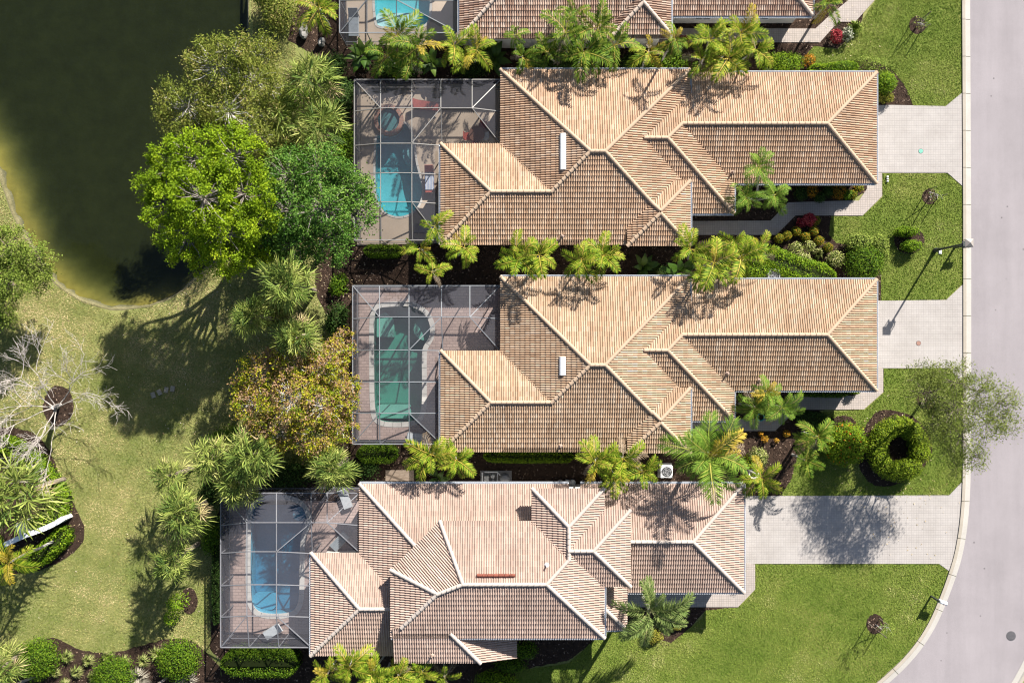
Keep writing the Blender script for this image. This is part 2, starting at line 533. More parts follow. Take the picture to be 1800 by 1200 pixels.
M['grey_bark'] = noisy('grey_bark', [(0.3, (.16, .135, .11)), (0.7, (.32, .285, .25))], scale=4, bump=0.01, rough=0.9)
M['pale_bark'] = noisy('pale_bark', [(0.3, (.34, .31, .27)), (0.7, (.54, .51, .47))], scale=4, bump=0.01, rough=0.9)
M['dead_wood'] = noisy('bleached_wood', [(0.3, (.34, .295, .265)), (0.7, (.50, .455, .415))], scale=4, bump=0.01, rough=0.9)
M['palm_trunk'] = noisy('palm_trunk', [(0.3, (.16, .125, .09)), (0.7, (.32, .27, .21))], scale=3, stretch=(1, 1, 6), bump=0.02, rough=0.95)
M['grey_trunk'] = noisy('grey_palm_trunk', [(0.3, (.30, .28, .25)), (0.7, (.46, .44, .40))], scale=3, stretch=(1, 1, 6), bump=0.01, rough=0.9)
# ---------------------------------------------------------------- setting: ground, lake, road
def rect_px(x0, y0, x1, y1, z=0.0):
    return pp([(x0, y1), (x1, y1), (x1, y0), (x0, y0)], z)

DECKS = {   # paved pool decks, outlines on the ground
    'A': pp([(628, 148), (1010, 148), (1010, 420), (628, 432)]),
    'B': pp([(627, 506), (1010, 506), (1010, 772), (627, 772)]),
    'C': pp([(405, 880), (700, 880), (700, 1113), (405, 1113)]),
    'D': pp([(608, -160), (1000, -160), (1000, 80), (608, 80)]),
}
LAKE = smooth_poly(pp([(-20, 270), (0, 305), (18, 370), (52, 432), (92, 497), (140, 528), (200, 545), (255, 540), (305, 522), (345, 490), (390, 450), (425, 390),
                       (446, 300), (444, 200), (437, 110), (437, 0), (440, -120), (380, -420), (-200, -520), (-420, -200), (-200, 120), (-60, 210)]), 2)
LAKE = wob(LAKE, 0.6, 0.05, 3)
BIG = [(-260, -260), (260, -260), (260, 260), (-260, 260)]
setp(sheet('ground', BIG, 0.0, M['dry_lawn'], holes=[LAKE] + list(DECKS.values())), 'dry yellow green lawn around the pond', 'ground')

# lake bed, water, bank
def seg_dist(x, y, poly):
    d = np.full(x.shape, 1e9)
    n = len(poly)
    for i in range(n):
        x0, y0 = poly[i]; x1, y1 = poly[(i + 1) % n]
        vx, vy = x1 - x0, y1 - y0
        t = np.clip(((x - x0) * vx + (y - y0) * vy) / (vx * vx + vy * vy + 1e-12), 0, 1)
        d = np.minimum(d, np.hypot(x - x0 - t * vx, y - y0 - t * vy))
    return d

def grid_mesh(x0, x1, y0, y1, st):
    xs = np.arange(x0, x1 + st, st); ys = np.arange(y0, y1 + st, st)
    X, Y = np.meshgrid(xs, ys)
    nx, ny = len(xs), len(ys)
    i, j = np.meshgrid(np.arange(nx - 1), np.arange(ny - 1))
    a = (j * nx + i).ravel()
    F = np.stack([a, a + 1, a + nx + 1, a + nx], 1)
    return X.ravel(), Y.ravel(), F

gx, gy, gf = grid_mesh(-56, -17, -1, 46, 0.6)
gd = seg_dist(gx, gy, LAKE)
gi = in_poly(gx, gy, LAKE)
bump_ = 0.16 * np.sin(gx * 1.1 + 1.3 * np.sin(gy * 0.5)) + 0.14 * np.sin(gy * 1.6 + gx * 0.7) * np.sin(gx * 2.1)
dep = np.minimum(1.5, 0.16 + 0.72 * gd + bump_ * np.minimum(1, gd / 1.2) * 1.6 * np.clip(2.2 - gd / 2, 0, 1))
east = np.clip((gx + 26) / 6, 0, 1)          # the bank falls off faster on the east side
dep = np.minimum(1.52, dep * (1 + 1.2 * east))
gz = np.where(gi, -dep, -0.42)
bed = obj('lake_bed', np.stack([gx, gy, gz], 1), gf, M['lakebed'], smooth=True)
setp(bed, 'yellow sandy bed under the shallow pond edge', 'lake bed', kind='structure')
mb = MB(); mb.prism(LAKE, -2.4, -0.16)
wat = mb.build('lake_water', M['lake'])
setp(wat, 'dark olive water of the pond', 'water', kind='structure')
cxy = np.mean(np.array(LAKE), 0)
mb = MB(); n = len(LAKE)
inner = []
for i in range(n):
    a = Vector(LAKE[i - 1]); b = Vector(LAKE[(i + 1) % n]); t = (b - a).normalized(); nn = Vector((-t.y, t.x))
    if area2(LAKE) < 0: nn = -nn
    p = Vector(LAKE[i]); r = random.Random(i)
    inner.append((p - nn * (0.06 + 0.05 * r.random()), p + nn * (0.16 + 0.16 * r.random())))
vs_ = [Vector((a.x, a.y, 0.012)) for a, b in inner] + [Vector((p[0], p[1], 0.0)) for p in LAKE] + [Vector((b.x, b.y, -0.45)) for a, b in inner]
fs_ = []
for i in range(n):
    j = (i + 1) % n
    fs_ += [(i, j, n + j, n + i), (n + i, n + j, 2 * n + j, 2 * n + i)]
if area2(LAKE) < 0: fs_ = [f[::-1] for f in fs_]
mb.add(vs_, fs_)
setp(mb.build('lake_bank', M['bank']), 'thin sandy bank along the pond edge', 'bank', kind='structure')

# kerb line (back edge), road
KERB = [(1689, -420), (1689, -200), (1690, 0), (1691, 200), (1692, 400), (1692, 600), (1692, 760), (1691, 850), (1687, 915), (1678, 970), (1668, 1003), (1651, 1050),
        (1629, 1100), (1594, 1150), (1540, 1200), (1470, 1252), (1380, 1304), (1260, 1360), (1080, 1420), (800, 1470)]
KW = pp(smooth_poly([tuple(map(float, k)) for k in KERB], 2, closed=False))
# resample evenly
def resample(pts, st):
    out = [Vector(pts[0])]; acc = 0.0
    for a, b in zip(pts[:-1], pts[1:]):
        a = Vector(a); b = Vector(b); L = (b - a).length; t = st - acc
        while t <= L:
            out.append(a + (b - a) * (t / L)); t += st
        acc = (acc + L) % st
    return out
KR = resample(KW, 0.325)
def offs(line, d):
    out = []
    for i, p in enumerate(line):
        t = (line[min(i + 1, len(line) - 1)] - line[max(i - 1, 0)]).normalized()
        out.append(p + Vector((-t.y, t.x)) * d)      # left of travel (travel runs south): the road side
    return out
K1 = offs(KR, 0.60)
K2 = offs(KR, 7.2)
K3 = offs(KR, 7.8)
road_poly = [tuple(p) for p in K1] + [tuple(p) for p in K2[::-1]]
setp(sheet('road', road_poly, 0.008, M['asphalt']), 'pale grey asphalt road curving at the bottom', 'road')
def kerb_sections(name, back, face, label, n_per=8):
    k = bpy.data.objects.new(name, None); COL.objects.link(k); setp(k, label, 'kerb', kind='structure'); OFF[k.name] = Vector((0, 0, 0))
    for s in range(0, len(back) - n_per, n_per):
        if back[s].y < -32 or back[s].y > 30: continue
        vs_, fs_, mi = [], [], []
        idx = list(range(s, s + n_per + 1))
        for q, i in enumerate(idx):
            a, b = back[i], face[i]
            if q == 0: tt = 0.018
            elif q == n_per: tt = -0.018
            else: tt = 0
            d = (back[min(i + 1, len(back) - 1)] - back[max(i - 1, 0)]).normalized() * tt
            a = a + d; b = b + d
            m1 = a.lerp(b, 0.36); m2 = a.lerp(b, 0.46)
            for p, z in ((a, -0.05), (a, 0.115), (m1, 0.125), (m2, 0.055), (b, 0.02), (b, -0.05)):
                vs_.append(Vector((p.x, p.y, z)))
        for q in range(n_per):
            for r in range(5):
                o0 = q * 6 + r
                fs_.append((o0, o0 + 6, o0 + 7, o0 + 1)); mi.append(0 if r < 2 else 1)
        fs_ += [(0, 1, 2, 3, 4, 5), tuple(n_per * 6 + r for r in (5, 4, 3, 2, 1, 0))]; mi += [1, 1]
        obj('kerb_section', vs_, fs_, [M['kerb_back'], M['kerb']], k, mi=mi)
kerb_sections('kerb', KR, K1, 'concrete kerb between the lawns and the road')
kerb_sections('kerb', K3, K2, 'concrete kerb on the far side of the road')

# greener lawns along the road
LAWNS = {
    'north': [(1430, 82), (1472, 88), (1508, 50), (1545, -10), (1560, -140), (1690, -140), (1691, 163), (1664, 187), (1606, 188), (1590, 150), (1567, 122), (1530, 104), (1485, 112), (1440, 118), (1415, 100)],
    'A': [(1551, 305), (1665, 305), (1691, 328), (1692, 498), (1662, 526), (1549, 528), (1548, 470), (1535, 448), (1522, 432), (1470, 427), (1457, 412), (1461, 380), (1516, 380), (1552, 346)],
    'B': [(1553, 648), (1668, 648), (1692, 672), (1691, 845), (1668, 869), (1372, 871), (1392, 840), (1402, 802), (1452, 760), (1440, 724), (1520, 720), (1553, 690)],
    'C': [(1328, 991), (1650, 991), (1667, 1003)] + [(1651, 1050), (1629, 1100), (1594, 1150), (1540, 1200), (1470, 1252), (1380, 1304), (1200, 1340), (905, 1340), (905, 1178), (1000, 1165), (1060, 1108), (1110, 1112), (1180, 1128), (1235, 1085), (1240, 1072), (1298, 1067), (1328, 1036)],
}
for k, lb in (('north', 'green lawn corner beside the topmost paved path'), ('A', 'green lawn with the lamp post beside the road'), ('B', 'lawn holding the ring shaped hedge'), ('C', 'broad green lawn at the bottom right beside the curved road')):
    LAWNS[k] = pp(LAWNS[k])
    o = sheet('lawn', wob(LAWNS[k], 0.35, 0.035, len(k)), 0.024, M['lush_lawn'])
    setp(o, lb, 'lawn')

# planting beds
BEDS = {
    'main': [(548, -140), (530, -20), (505, 70), (560, 100), (596, 190), (590, 330), (552, 445), (556, 520), (600, 600), (604, 770), (540, 835), (392, 858), (374, 960), (370, 1140), (388, 1160), (392, 1340), (905, 1340), (905, 1178),
             (1000, 1160), (1070, 1108), (1110, 1104), (1150, 1140), (1185, 1132), (1215, 1100), (1240, 1072), (1298, 1066), (1310, 1040), (1310, 872), (1372, 872), (1392, 840), (1402, 802), (1452, 762), (1462, 735),
             (1440, 722), (1500, 705), (1540, 684), (1548, 530), (1548, 470), (1535, 448), (1520, 430), (1470, 427), (1457, 412), (1462, 378), (1500, 350), (1545, 322), (1545, 186), (1606, 188),
             (1590, 150), (1567, 122), (1530, 104), (1485, 112), (1440, 118), (1415, 100), (1432, 82), (1472, 86), (1512, 48), (1530, -30), (1545, -140)],
    'ring': [(1565, 718), (1600, 728), (1626, 750), (1640, 785), (1630, 815), (1600, 842), (1560, 856), (1530, 852), (1508, 822), (1508, 785), (1520, 748), (1540, 722)],
    'west': [(-60, 745), (40, 752), (72, 768), (92, 800), (105, 838), (122, 870), (138, 900), (151, 930), (146, 955), (122, 978), (90, 995), (62, 1004), (-60, 1015)],
    'southwest': [(-60, 1200), (15, 1175), (40, 1145), (62, 1128), (88, 1118), (112, 1126), (140, 1141), (175, 1147), (215, 1143), (255, 1132), (290, 1122), (325, 1121), (350, 1133), (372, 1155), (392, 1175), (400, 1340), (-60, 1340)],
    'spot1': [(103 + 27 * math.cos(a), 713 + 36 * math.sin(a)) for a in np.linspace(0, 6.28, 15)[:-1]],
    'spot2': [(333 + 15 * math.cos(a), 1055 + 24 * math.sin(a)) for a in np.linspace(0, 6.28, 15)[:-1]],
    'spot3': [(1612 + 15 * math.cos(a), 45 + 16 * math.sin(a)) for a in np.linspace(0, 6.28, 13)[:-1]],
    'spot4': [(1634 + 14 * math.cos(a), 346 + 14 * math.sin(a)) for a in np.linspace(0, 6.28, 13)[:-1]],
    'spot5': [(1538 + 16 * math.cos(a), 1096 + 18 * math.sin(a)) for a in np.linspace(0, 6.28, 13)[:-1]],
    'spot6': [(1598 + 27 * math.cos(a), 422 + 25 * math.sin(a)) for a in np.linspace(0, 6.28, 15)[:-1]],
    'spot7': [(1628 + 18 * math.cos(a), 702 + 18 * math.sin(a)) for a in np.linspace(0, 6.28, 13)[:-1]],
    'spot8': [(1482 + 22 * math.cos(a), 742 + 12 * math.sin(a)) for a in np.linspace(0, 6.28, 13)[:-1]],
}
BEDLAB = {'main': 'dark mulch bed around the houses', 'ring': 'mulch around the ring shaped hedge', 'west': 'curved mulch bed around the white wall', 'southwest': 'scalloped mulch bed with grass tufts at the bottom left',
          'spot1': 'mulch circle under the bare white tree', 'spot2': 'mulch patch beside the small shrub by the pool enclosure', 'spot3': 'mulch circle of the topmost staked sapling',
          'spot4': 'mulch circle of the middle staked sapling', 'spot5': 'mulch circle of the bottom staked sapling', 'spot6': 'mulch circle under the two clipped half round hedges',
          'spot7': 'mulch patch under the wispy roadside tree', 'spot8': 'small mulch patch above the round flowering bush'}
for k in BEDS:
    b = pp(BEDS[k])
    if k in ('west', 'southwest', 'ring'): b = smooth_poly(b, 1)
    BEDS[k] = b
    o = sheet('mulch_bed', wob(b, 0.3, 0.05, len(k)), 0.012 if k == 'main' else 0.036, M['mulch'], holes=list(DECKS.values()) if k == 'main' else [])
    setp(o, BEDLAB[k], 'mulch bed')

DRIVES = {
    'A': ([(1500, 186), (1568, 185), (1662, 187), (1691, 163), (1691, 327), (1665, 304), (1550, 304), (1500, 304)], 'pale paved driveway with the green round cover'),
    'B': ([(1500, 529), (1663, 527), (1692, 500), (1692, 672), (1668, 647), (1552, 647), (1500, 647)], 'pale paved driveway with the brown round cover'),
    'C': ([(1270, 871), (1668, 870), (1691, 846), (1690, 880), (1687, 915), (1678, 970), (1668, 1003), (1650, 990), (1270, 990)], 'long pale driveway with the dappled tree shadow'),
}
for k in DRIVES:
    poly, lb = DRIVES[k]
    setp(sheet('driveway', pp(poly), 0.05, M['drive'], thick=0.06), lb, 'driveway')
PATHS = [
    ([(1150, 50), (1433, 51), (1458, 28), (1498, -5), (1500, -140), (1560, -140), (1538, 0), (1503, 39), (1473, 39), (1441, 75), (1150, 75)], 'paved path of the topmost house'),
    ([(1526, 303), (1550, 305), (1550, 345), (1516, 379), (1398, 379), (1364, 413), (1190, 413), (1190, 389), (1354, 388), (1385, 356), (1484, 353), (1509, 353), (1523, 333)], 'paved path beside the red leaved plant'),
    ([(1539, 640), (1552, 648), (1552, 689), (1518, 719), (1400, 720), (1362, 757), (1190, 757), (1190, 736), (1350, 736), (1395, 694), (1501, 695), (1523, 683), (1539, 683)], 'paved path with the teal flower pot'),
    ([(1290, 985), (1327, 991), (1327, 1035), (1297, 1066), (1100, 1066), (1100, 1035), (1290, 1035)], 'short paved path at the bottom house'),
]
for poly, lb in PATHS:
    setp(sheet('path', pp(poly), 0.058, M['path'], thick=0.06), lb, 'path')

# ---------------------------------------------------------------- roofs
class Pl:
    """roof plane z = a x + b y + c, rising in plan direction n (unit) from the eave"""
    def __init__(s, p0, n, z0, slope):
        s.n = Vector(n).normalized(); s.s = slope; s.p0 = Vector(p0); s.z0 = z0
        s.a = slope * s.n.x; s.b = slope * s.n.y; s.c = z0 - s.a * p0[0] - s.b * p0[1]
    def z(s, p): return s.a * p[0] + s.b * p[1] + s.c

def clip(poly, A, B, C):
    out = []; n = len(poly)
    for i in range(n):
        p, q = poly[i], poly[(i + 1) % n]
        dp = A * p[0] + B * p[1] + C; dq = A * q[0] + B * q[1] + C
        if dp >= 0: out.append(p)
        if (dp >= 0) != (dq >= 0):
            t = dp / (dp - dq)
            out.append((p[0] + (q[0] - p[0]) * t, p[1] + (q[1] - p[1]) * t))
    return out

def foot_half(foot, inset):
    hs = []; f = ccw(foot)
    for i in range(len(f)):
        a = f[i]; b = f[(i + 1) % len(f)]
        L = math.hypot(b[0] - a[0], b[1] - a[1])
        nx, ny = -(b[1] - a[1]) / L, (b[0] - a[0]) / L
        hs.append((nx, ny, -(nx * a[0] + ny * a[1]) - inset))
    return hs

class Solid:
    def __init__(s, planes, foot, ze, inset=0.0, gutters=()):
        s.pl = planes; s.foot = ccw(foot); s.ze = ze; s.inset = inset; s.gut = gutters

def hip(x0, y0, x1, y1, ze, sides='NSEW', slope=0.32, inset=0.0, gut=''):
    a = P(x0, y0, ze); b = P(x1, y1, ze)          # a: north-west, b: south-east
    pl = []
    D = {'N': ((a.x, a.y), (0, -1)), 'S': ((b.x, b.y), (0, 1)), 'W': ((a.x, a.y), (1, 0)), 'E': ((b.x, b.y), (-1, 0))}
    for k in sides: pl.append(Pl(D[k][0], D[k][1], ze, slope))
    E = {'N': ((a.x, a.y), (b.x, a.y)), 'S': ((a.x, b.y), (b.x, b.y)), 'W': ((a.x, a.y), (a.x, b.y)), 'E': ((b.x, a.y), (b.x, b.y))}
    return Solid(pl, [(a.x, b.y), (b.x, b.y), (b.x, a.y), (a.x, a.y)], ze, inset, [E[k] for k in gut])

EPS = 1e-4
def under(solids, i, k, j, tie=None):
    """half-planes of the plan region where solid j covers plane k of solid i"""
    f = solids[i].pl[k]; e = EPS if (j < i or tie) else -EPS
    sj = solids[j]
    hs = foot_half(sj.foot, sj.inset)
    for g in sj.pl: hs.append((g.a - f.a, g.b - f.b, g.c - f.c + e))
    return hs

def visible(solids, i, k):
    s = solids[i]; f = s.pl[k]; poly = s.foot
    for l, g in enumerate(s.pl):
        if l != k: poly = clip(poly, g.a - f.a, g.b - f.b, g.c - f.c)
        if len(poly) < 3: return []
    pieces = [poly]
    for j in range(len(solids)):
        if j == i: continue
        hs = under(solids, i, k, j); new = []
        for pc in pieces:
            rem = pc
            for (A, B, C) in hs:
                o_ = clip(rem, -A, -B, -C)
                if len(o_) >= 3 and abs(area2(o_)) > 2e-3: new.append(o_)
                rem = clip(rem, A, B, C)
                if len(rem) < 3: break
        pieces = new
    return [p for p in pieces if abs(area2(p)) > 5e-3]

def iv_line(p, d, hs, t0, t1):
    for (A, B, C) in hs:
        m_ = A * d.x + B * d.y; c_ = A * p.x + B * p.y + C
        if abs(m_) < 1e-9:
            if c_ < 0: return None
        else:
            t = -c_ / m_
            if m_ > 0: t0 = max(t0, t)
            else: t1 = min(t1, t)
    return (t0, t1) if t1 - t0 > 1e-3 else None

def sub_iv(ivs, cut):
    out = []
    for a, b in ivs:
        if cut is None or cut[1] <= a or cut[0] >= b: out.append((a, b)); continue
        if cut[0] > a: out.append((a, cut[0]))
        if cut[1] < b: out.append((cut[1], b))
    return out

PROF_T = np.array([0, .1, .3, .5, .64, 1.0]); PROF_H = np.array([0, .72, 1.0, .72, 0.0, 0.0])
def tile_piece(poly, f, pu, pv, rng, amp=0.075, lap=0.032):
    """overlapping barrel tiles over one convex plan polygon of a roof plane"""
    e = Vector((f.n.y, -f.n.x)); cs = 1 / math.sqrt(1 + f.s * f.s)
    uv = np.array([(p[0] * e.x + p[1] * e.y, ((p[0] - f.p0.x) * f.n.x + (p[1] - f.p0.y) * f.n.y) / cs) for p in poly])
    if area2([tuple(q) for q in uv]) < 0: uv = uv[::-1]
    i0, j0 = np.floor(uv.min(0) / (pu, pv)).astype(int); i1, j1 = np.ceil(uv.max(0) / (pu, pv)).astype(int)
    I, J = np.meshgrid(np.arange(i0, i1), np.arange(j0, j1)); I = I.ravel(); J = J.ravel()
    cu = np.stack([I, I + 1, I + 1, I], 1) * pu; cv = np.stack([J, J, J + 1, J + 1], 1) * pv
    keep = np.ones(len(I), bool); full = np.ones(len(I), bool)
    edges = []
    for q in range(len(uv)):
        a = uv[q]; b = uv[(q + 1) % len(uv)]; d = b - a; L = np.hypot(*d)
        if L < 1e-6: continue
        nx, ny = -d[1] / L, d[0] / L
        edges.append((a, (nx, ny)))
        dist = (cu - a[0]) * nx + (cv - a[1]) * ny
        keep &= dist.max(1) > 1e-5; full &= dist.min(1) > -1e-5
    full &= keep
    K = len(PROF_T); ns = K - 1
    def cells(sel):
        i = I[sel][:, None]; j = J[sel][:, None]; n = len(i)
        if n == 0: return None
        r = np.array([(hash_(int(a), int(b))) for a, b in zip(i[:, 0], j[:, 0])])
        jz = (r[:, None] - 0.5) * 0.008
        u = (i + PROF_T[None, :]) * pu
        h = PROF_H[None, :] * amp
        v0 = j * pv + jz * 1.5; v1 = (j + 1) * pv + 0.01
        rows = [np.stack([u, np.broadcast_to(v0, u.shape), np.broadcast_to(h - 0.012, u.shape)], 2),
                np.stack([u, np.broadcast_to(v0, u.shape), h + lap + jz], 2),
                np.stack([u, np.broadcast_to(v1, u.shape), np.broadcast_to(h, u.shape)], 2)]
        V = np.concatenate(rows, 1).reshape(-1, 3)
        base = (np.arange(n) * 3 * K)[:, None, None]
        s = np.arange(ns)
        fr = np.stack([s, s + 1, K + s + 1, K + s], 1); tp = np.stack([K + s, K + s + 1, 2 * K + s + 1, 2 * K + s], 1)
        F = (np.concatenate([fr, tp], 0)[None] + base).reshape(-1, 4)
        T = np.repeat(r2(i[:, 0], j[:, 0]), 2 * ns)
        return V, F, T
    seed = rng.randrange(1 << 20)
    def hash_(a, b): return (math.sin(a * 12.9898 + b * 78.233 + 3.1) * 43758.5453) % 1.0
    def r2(a, b): return 0.65 * ((np.sin(a * 91.345 + b * 47.853 + 1.7) * 24634.6345) % 1.0) + 0.35 * ((np.sin(a * 37.719 + 0.6) * 17431.23) % 1.0)
    Vs, Fs, Ts = [], [], []; nv = 0
    A = cells(full)
    if A is not None:
        Vs.append(A[0]); Fs.append(A[1]); Ts.append(A[2]); nv += len(A[0])
    Bc = cells(keep & ~full)
    if Bc is not None:
        me = make_mesh('tmp', Bc[0], Bc[1], [], tint=Bc[2])
        bm = bmesh.new(); bm.from_mesh(me); bpy.data.meshes.remove(me)
        for a, nrm in edges:
            bmesh.ops.bisect_plane(bm, geom=bm.verts[:] + bm.edges[:] + bm.faces[:], dist=1e-6, plane_co=(a[0], a[1], 0), plane_no=(nrm[0], nrm[1], 0), clear_inner=True)
        bmesh.ops.triangulate(bm, faces=[q for q in bm.faces if len(q.verts) > 4])
        bm.verts.ensure_lookup_table(); lay = bm.faces.layers.float['tint']
        bm.verts.index_update()
        V = np.array([q.co[:] for q in bm.verts]).reshape(-1, 3)
        F = [tuple(w.index for w in q.verts) for q in bm.faces]; T = [q[lay] for q in bm.faces]
        F = np.array([t if len(t) == 4 else (t[0], t[1], t[2], t[2]) for t in F], dtype=int).reshape(-1, 4)
        bm.free()
        Vs.append(V); Fs.append(F + nv); Ts.append(np.array(T))
    if not Vs: return None
    V = np.concatenate(Vs); F = np.concatenate(Fs); T = np.concatenate(Ts)
    nrm = Vector((-f.a, -f.b, 1)).normalized()
    pn = f.p0.x * f.n.x + f.p0.y * f.n.y
    X = V[:, 0] * e.x + (pn + V[:, 1] * cs) * f.n.x + V[:, 2] * nrm.x
    Y = V[:, 0] * e.y + (pn + V[:, 1] * cs) * f.n.y + V[:, 2] * nrm.y
    Z = f.z0 + V[:, 1] * cs * f.s + V[:, 2] * nrm.z
    return np.stack([X, Y, Z], 1), F, T

def cap_mesh(name, m):
    """one ridge tile, lower (wide) end at -y"""
    vs_, fs_ = [], []
    for (y, w, h, t) in ((-0.205, 0.135, 0.14, 0.0), (0.205, 0.118, 0.12, -0.025)):
        for k in range(7):
            a = math.pi * k / 6
            vs_.append((math.cos(a) * w, y, math.sin(a) * h + t - 0.01))
    for k in range(6): fs_.append((k, k + 1, 8 + k, 7 + k))
    fs_ += [tuple(range(7))[::-1], tuple(range(7, 14))]
    return make_mesh(name, vs_, [f[::-1] for f in fs_], m)

def tri_quads(F):
    """numpy quads where a triangle repeats its last corner -> list of faces"""
    return [tuple(q) if q[2] != q[3] else (q[0], q[1], q[2]) for q in F.tolist()]

def build_roof(house, solids, tile_m, cap_m, pu=0.153, pv=0.35, amp=0.066, lap=0.05, seed=1):
    rng = random.Random(seed)
    roof_v = MB()
    slopes = []
    for i, s in enumerate(solids):
        for k, f in enumerate(s.pl):
            pcs = visible(solids, i, k)
            if pcs: slopes.append((f, pcs))
            for pc in pcs:
                pc = ccw(pc)
                top = [Vector((p[0], p[1], f.z(p) - 0.035)) for p in pc]
                roof_v.add(top, [tuple(range(len(pc)))])
    for s in solids:          # soffit slabs
        ins = 0.03
        cx = sum(p[0] for p in s.foot) / len(s.foot); cy = sum(p[1] for p in s.foot) / len(s.foot)
        ft = [(p[0] + (ins if p[0] < cx else -ins), p[1] + (ins if p[1] < cy else -ins)) for p in s.foot]
        roof_v.prism(ft, s.ze - 0.17 - 0.003 * solids.index(s), s.ze - 0.05, m=1)
    roof = roof_v.build('roof', [M['underlay'], M['stucco']], house)
    for f, pcs in slopes:
        Vs, Fs, Ts = [], [], []; nv = 0
        for pc in pcs:
            r = tile_piece(pc, f, pu, pv, rng, amp, lap)
            if r is None: continue
            Vs.append(r[0]); Fs.append(r[1] + nv); Ts.append(r[2]); nv += len(r[0])
        if not Vs: continue
        V = np.concatenate(Vs); F = np.concatenate(Fs); T = np.concatenate(Ts)
        tris = F[:, 2] == F[:, 3]
        if tris.any():
            o = obj('roof_tiles', [tuple(v) for v in V.tolist()], tri_quads(F), tile_m, roof, tint=T)
        else:
            o = obj('roof_tiles', V, F, tile_m, roof, tint=T)
        o['kind'] = 'stuff'
    # ridge and hip tiles
    cm = cap_mesh('ridge_tile', cap_m); cnt = 0
    for i, s in enumerate(solids):
        for k in range(len(s.pl)):
            for l in range(k + 1, len(s.pl)):
                f, g = s.pl[k], s.pl[l]
                A, B, C = f.a - g.a, f.b - g.b, f.c - g.c
                L = math.hypot(A, B)
                if L < 1e-6: continue
                p = Vector((-A * C / L ** 2, -B * C / L ** 2)); d = Vector((-B / L, A / L))
                hs = foot_half(s.foot, 0)
                for q, h in enumerate(s.pl):
                    if q not in (k, l): hs.append((h.a - f.a, h.b - f.b, h.c - f.c + 1e-6))
                iv = iv_line(p, d, hs, -1e4, 1e4)
                if iv is None: continue
                ivs = [iv]
                for j in range(len(solids)):
                    if j == i: continue
                    h2 = under(solids, i, k, j, True)
                    ivs = sub_iv(ivs, iv_line(p, d, h2, -1e4, 1e4))
                for a, b in ivs:
                    if b - a < 0.3: continue
                    pa = p + d * a; pb = p + d * b
                    A3 = Vector((pa.x, pa.y, f.z(pa))); B3 = Vector((pb.x, pb.y, f.z(pb)))
                    if A3.z > B3.z: A3, B3 = B3, A3
                    dr = (B3 - A3); Ln = dr.length; dr /= Ln
                    n_ = max(1, round(Ln / 0.37)); st = Ln / n_
                    x = dr.cross(Vector((0, 0, 1))).normalized(); z = x.cross(dr)
                    R = Matrix((x, dr, z)).transposed()
                    for q in range(n_):
                        jit = rng.uniform(-0.006, 0.006)
                        inst('ridge_tile', cm, roof, A3 + dr * ((q + 0.5) * st) + z * (0.07 + jit), R, (1, 1.03 * st / 0.37, 1)); cnt += 1
    # gutters on the eaves in view
    for i, s in enumerate(solids):
        for (a, b) in s.gut:
            a = Vector(a); b = Vector(b); d = (b - a).normalized(); Ln = (b - a).length
            ivs = [(0, Ln)]
            f = None
            for q, g in enumerate(s.pl):
                if abs(g.z(a) - s.ze) < 1e-3 and abs(g.z(b) - s.ze) < 1e-3: f = q
            if f is None: continue
            for j in range(len(solids)):
                if j != i: ivs = sub_iv(ivs, iv_line(a, d, under(solids, i, f, j), -1e4, 1e4))
            out = -s.pl[f].n
            for t0, t1 in ivs:
                if t1 - t0 < 0.3: continue
                A3 = a + d * t0 + out * 0.075; B3 = a + d * t1 + out * 0.075
                gb = MB()
                for (o_, w, h, dz) in ((0.0, 0.11, 0.012, -0.11), (0.055, 0.014, 0.12, -0.055), (-0.055, 0.014, 0.12, -0.056)):
                    q = out * o_
                    gb.bar(Vector((A3.x + q.x, A3.y + q.y, s.ze + dz)), Vector((B3.x + q.x, B3.y + q.y, s.ze + dz)), w, h)
                gb.build('gutter', M['gutter'], roof)
    return roof

def house_walls(house, solids, win=()):
    w = MB()
    for i, s in enumerate(solids):
        ins = 0.46 + 0.013 * i
        cx = sum(p[0] for p in s.foot) / len(s.foot); cy = sum(p[1] for p in s.foot) / len(s.foot)
        ft = []
        for h in range(len(s.foot)):
            p = s.foot[h]
            ft.append((p[0] + (ins if p[0] < cx else -ins), p[1] + (ins if p[1] < cy else -ins)))
        w.prism(ft, -0.1, s.ze - 0.19 - 0.004 * i)
    wall = w.build('wall', M['stucco'], house)
    return wall

def wall_opening(wall, p, size, face, name='window', z=1.5):
    """framed window or door standing 3 cm proud of a wall; p plan point, face unit plan normal"""
    p = Vector((p[0], p[1], z)); fn = Vector((face[0], face[1], 0)); t = Vector((-fn.y, fn.x, 0))
    w, h = size
    R = Matrix((t, fn, Vector((0, 0, 1)))).transposed()
    fr = MB()
    for dx, dz, sx, sz in ((0, h / 2, w + .1, .08), (0, -h / 2, w + .1, .08), (-w / 2, 0, .08, h - .09), (w / 2, 0, .08, h - .09), (0, 0, .05, h - .09)):
        fr.box(p + t * dx + Vector((0, 0, dz)) + fn * 0.02, (sx, .1, sz), R=R)
    o = fr.build(name, M['white_metal'], wall)
    pn = MB(); pn.box(p + fn * 0.012, (w - .04, .05, h - .04), R=R)
    pn.build('pane' if name == 'window' else 'glazing', M['glass'], wall)
    return o

def garage_door(wall, p, w, face):
    p = Vector((p[0], p[1], 0)); fn = Vector((face[0], face[1], 0)); t = Vector((-fn.y, fn.x, 0))
    R = Matrix((t, fn, Vector((0, 0, 1)))).transposed()
    for k in range(4):
        b = MB(); b.box(p + Vector((0, 0, 0.32 + 0.54 * k)) + fn * 0.02, (w, .06, .52), R=R)
        b.build('garage_door_panel', M['white_metal'], wall)

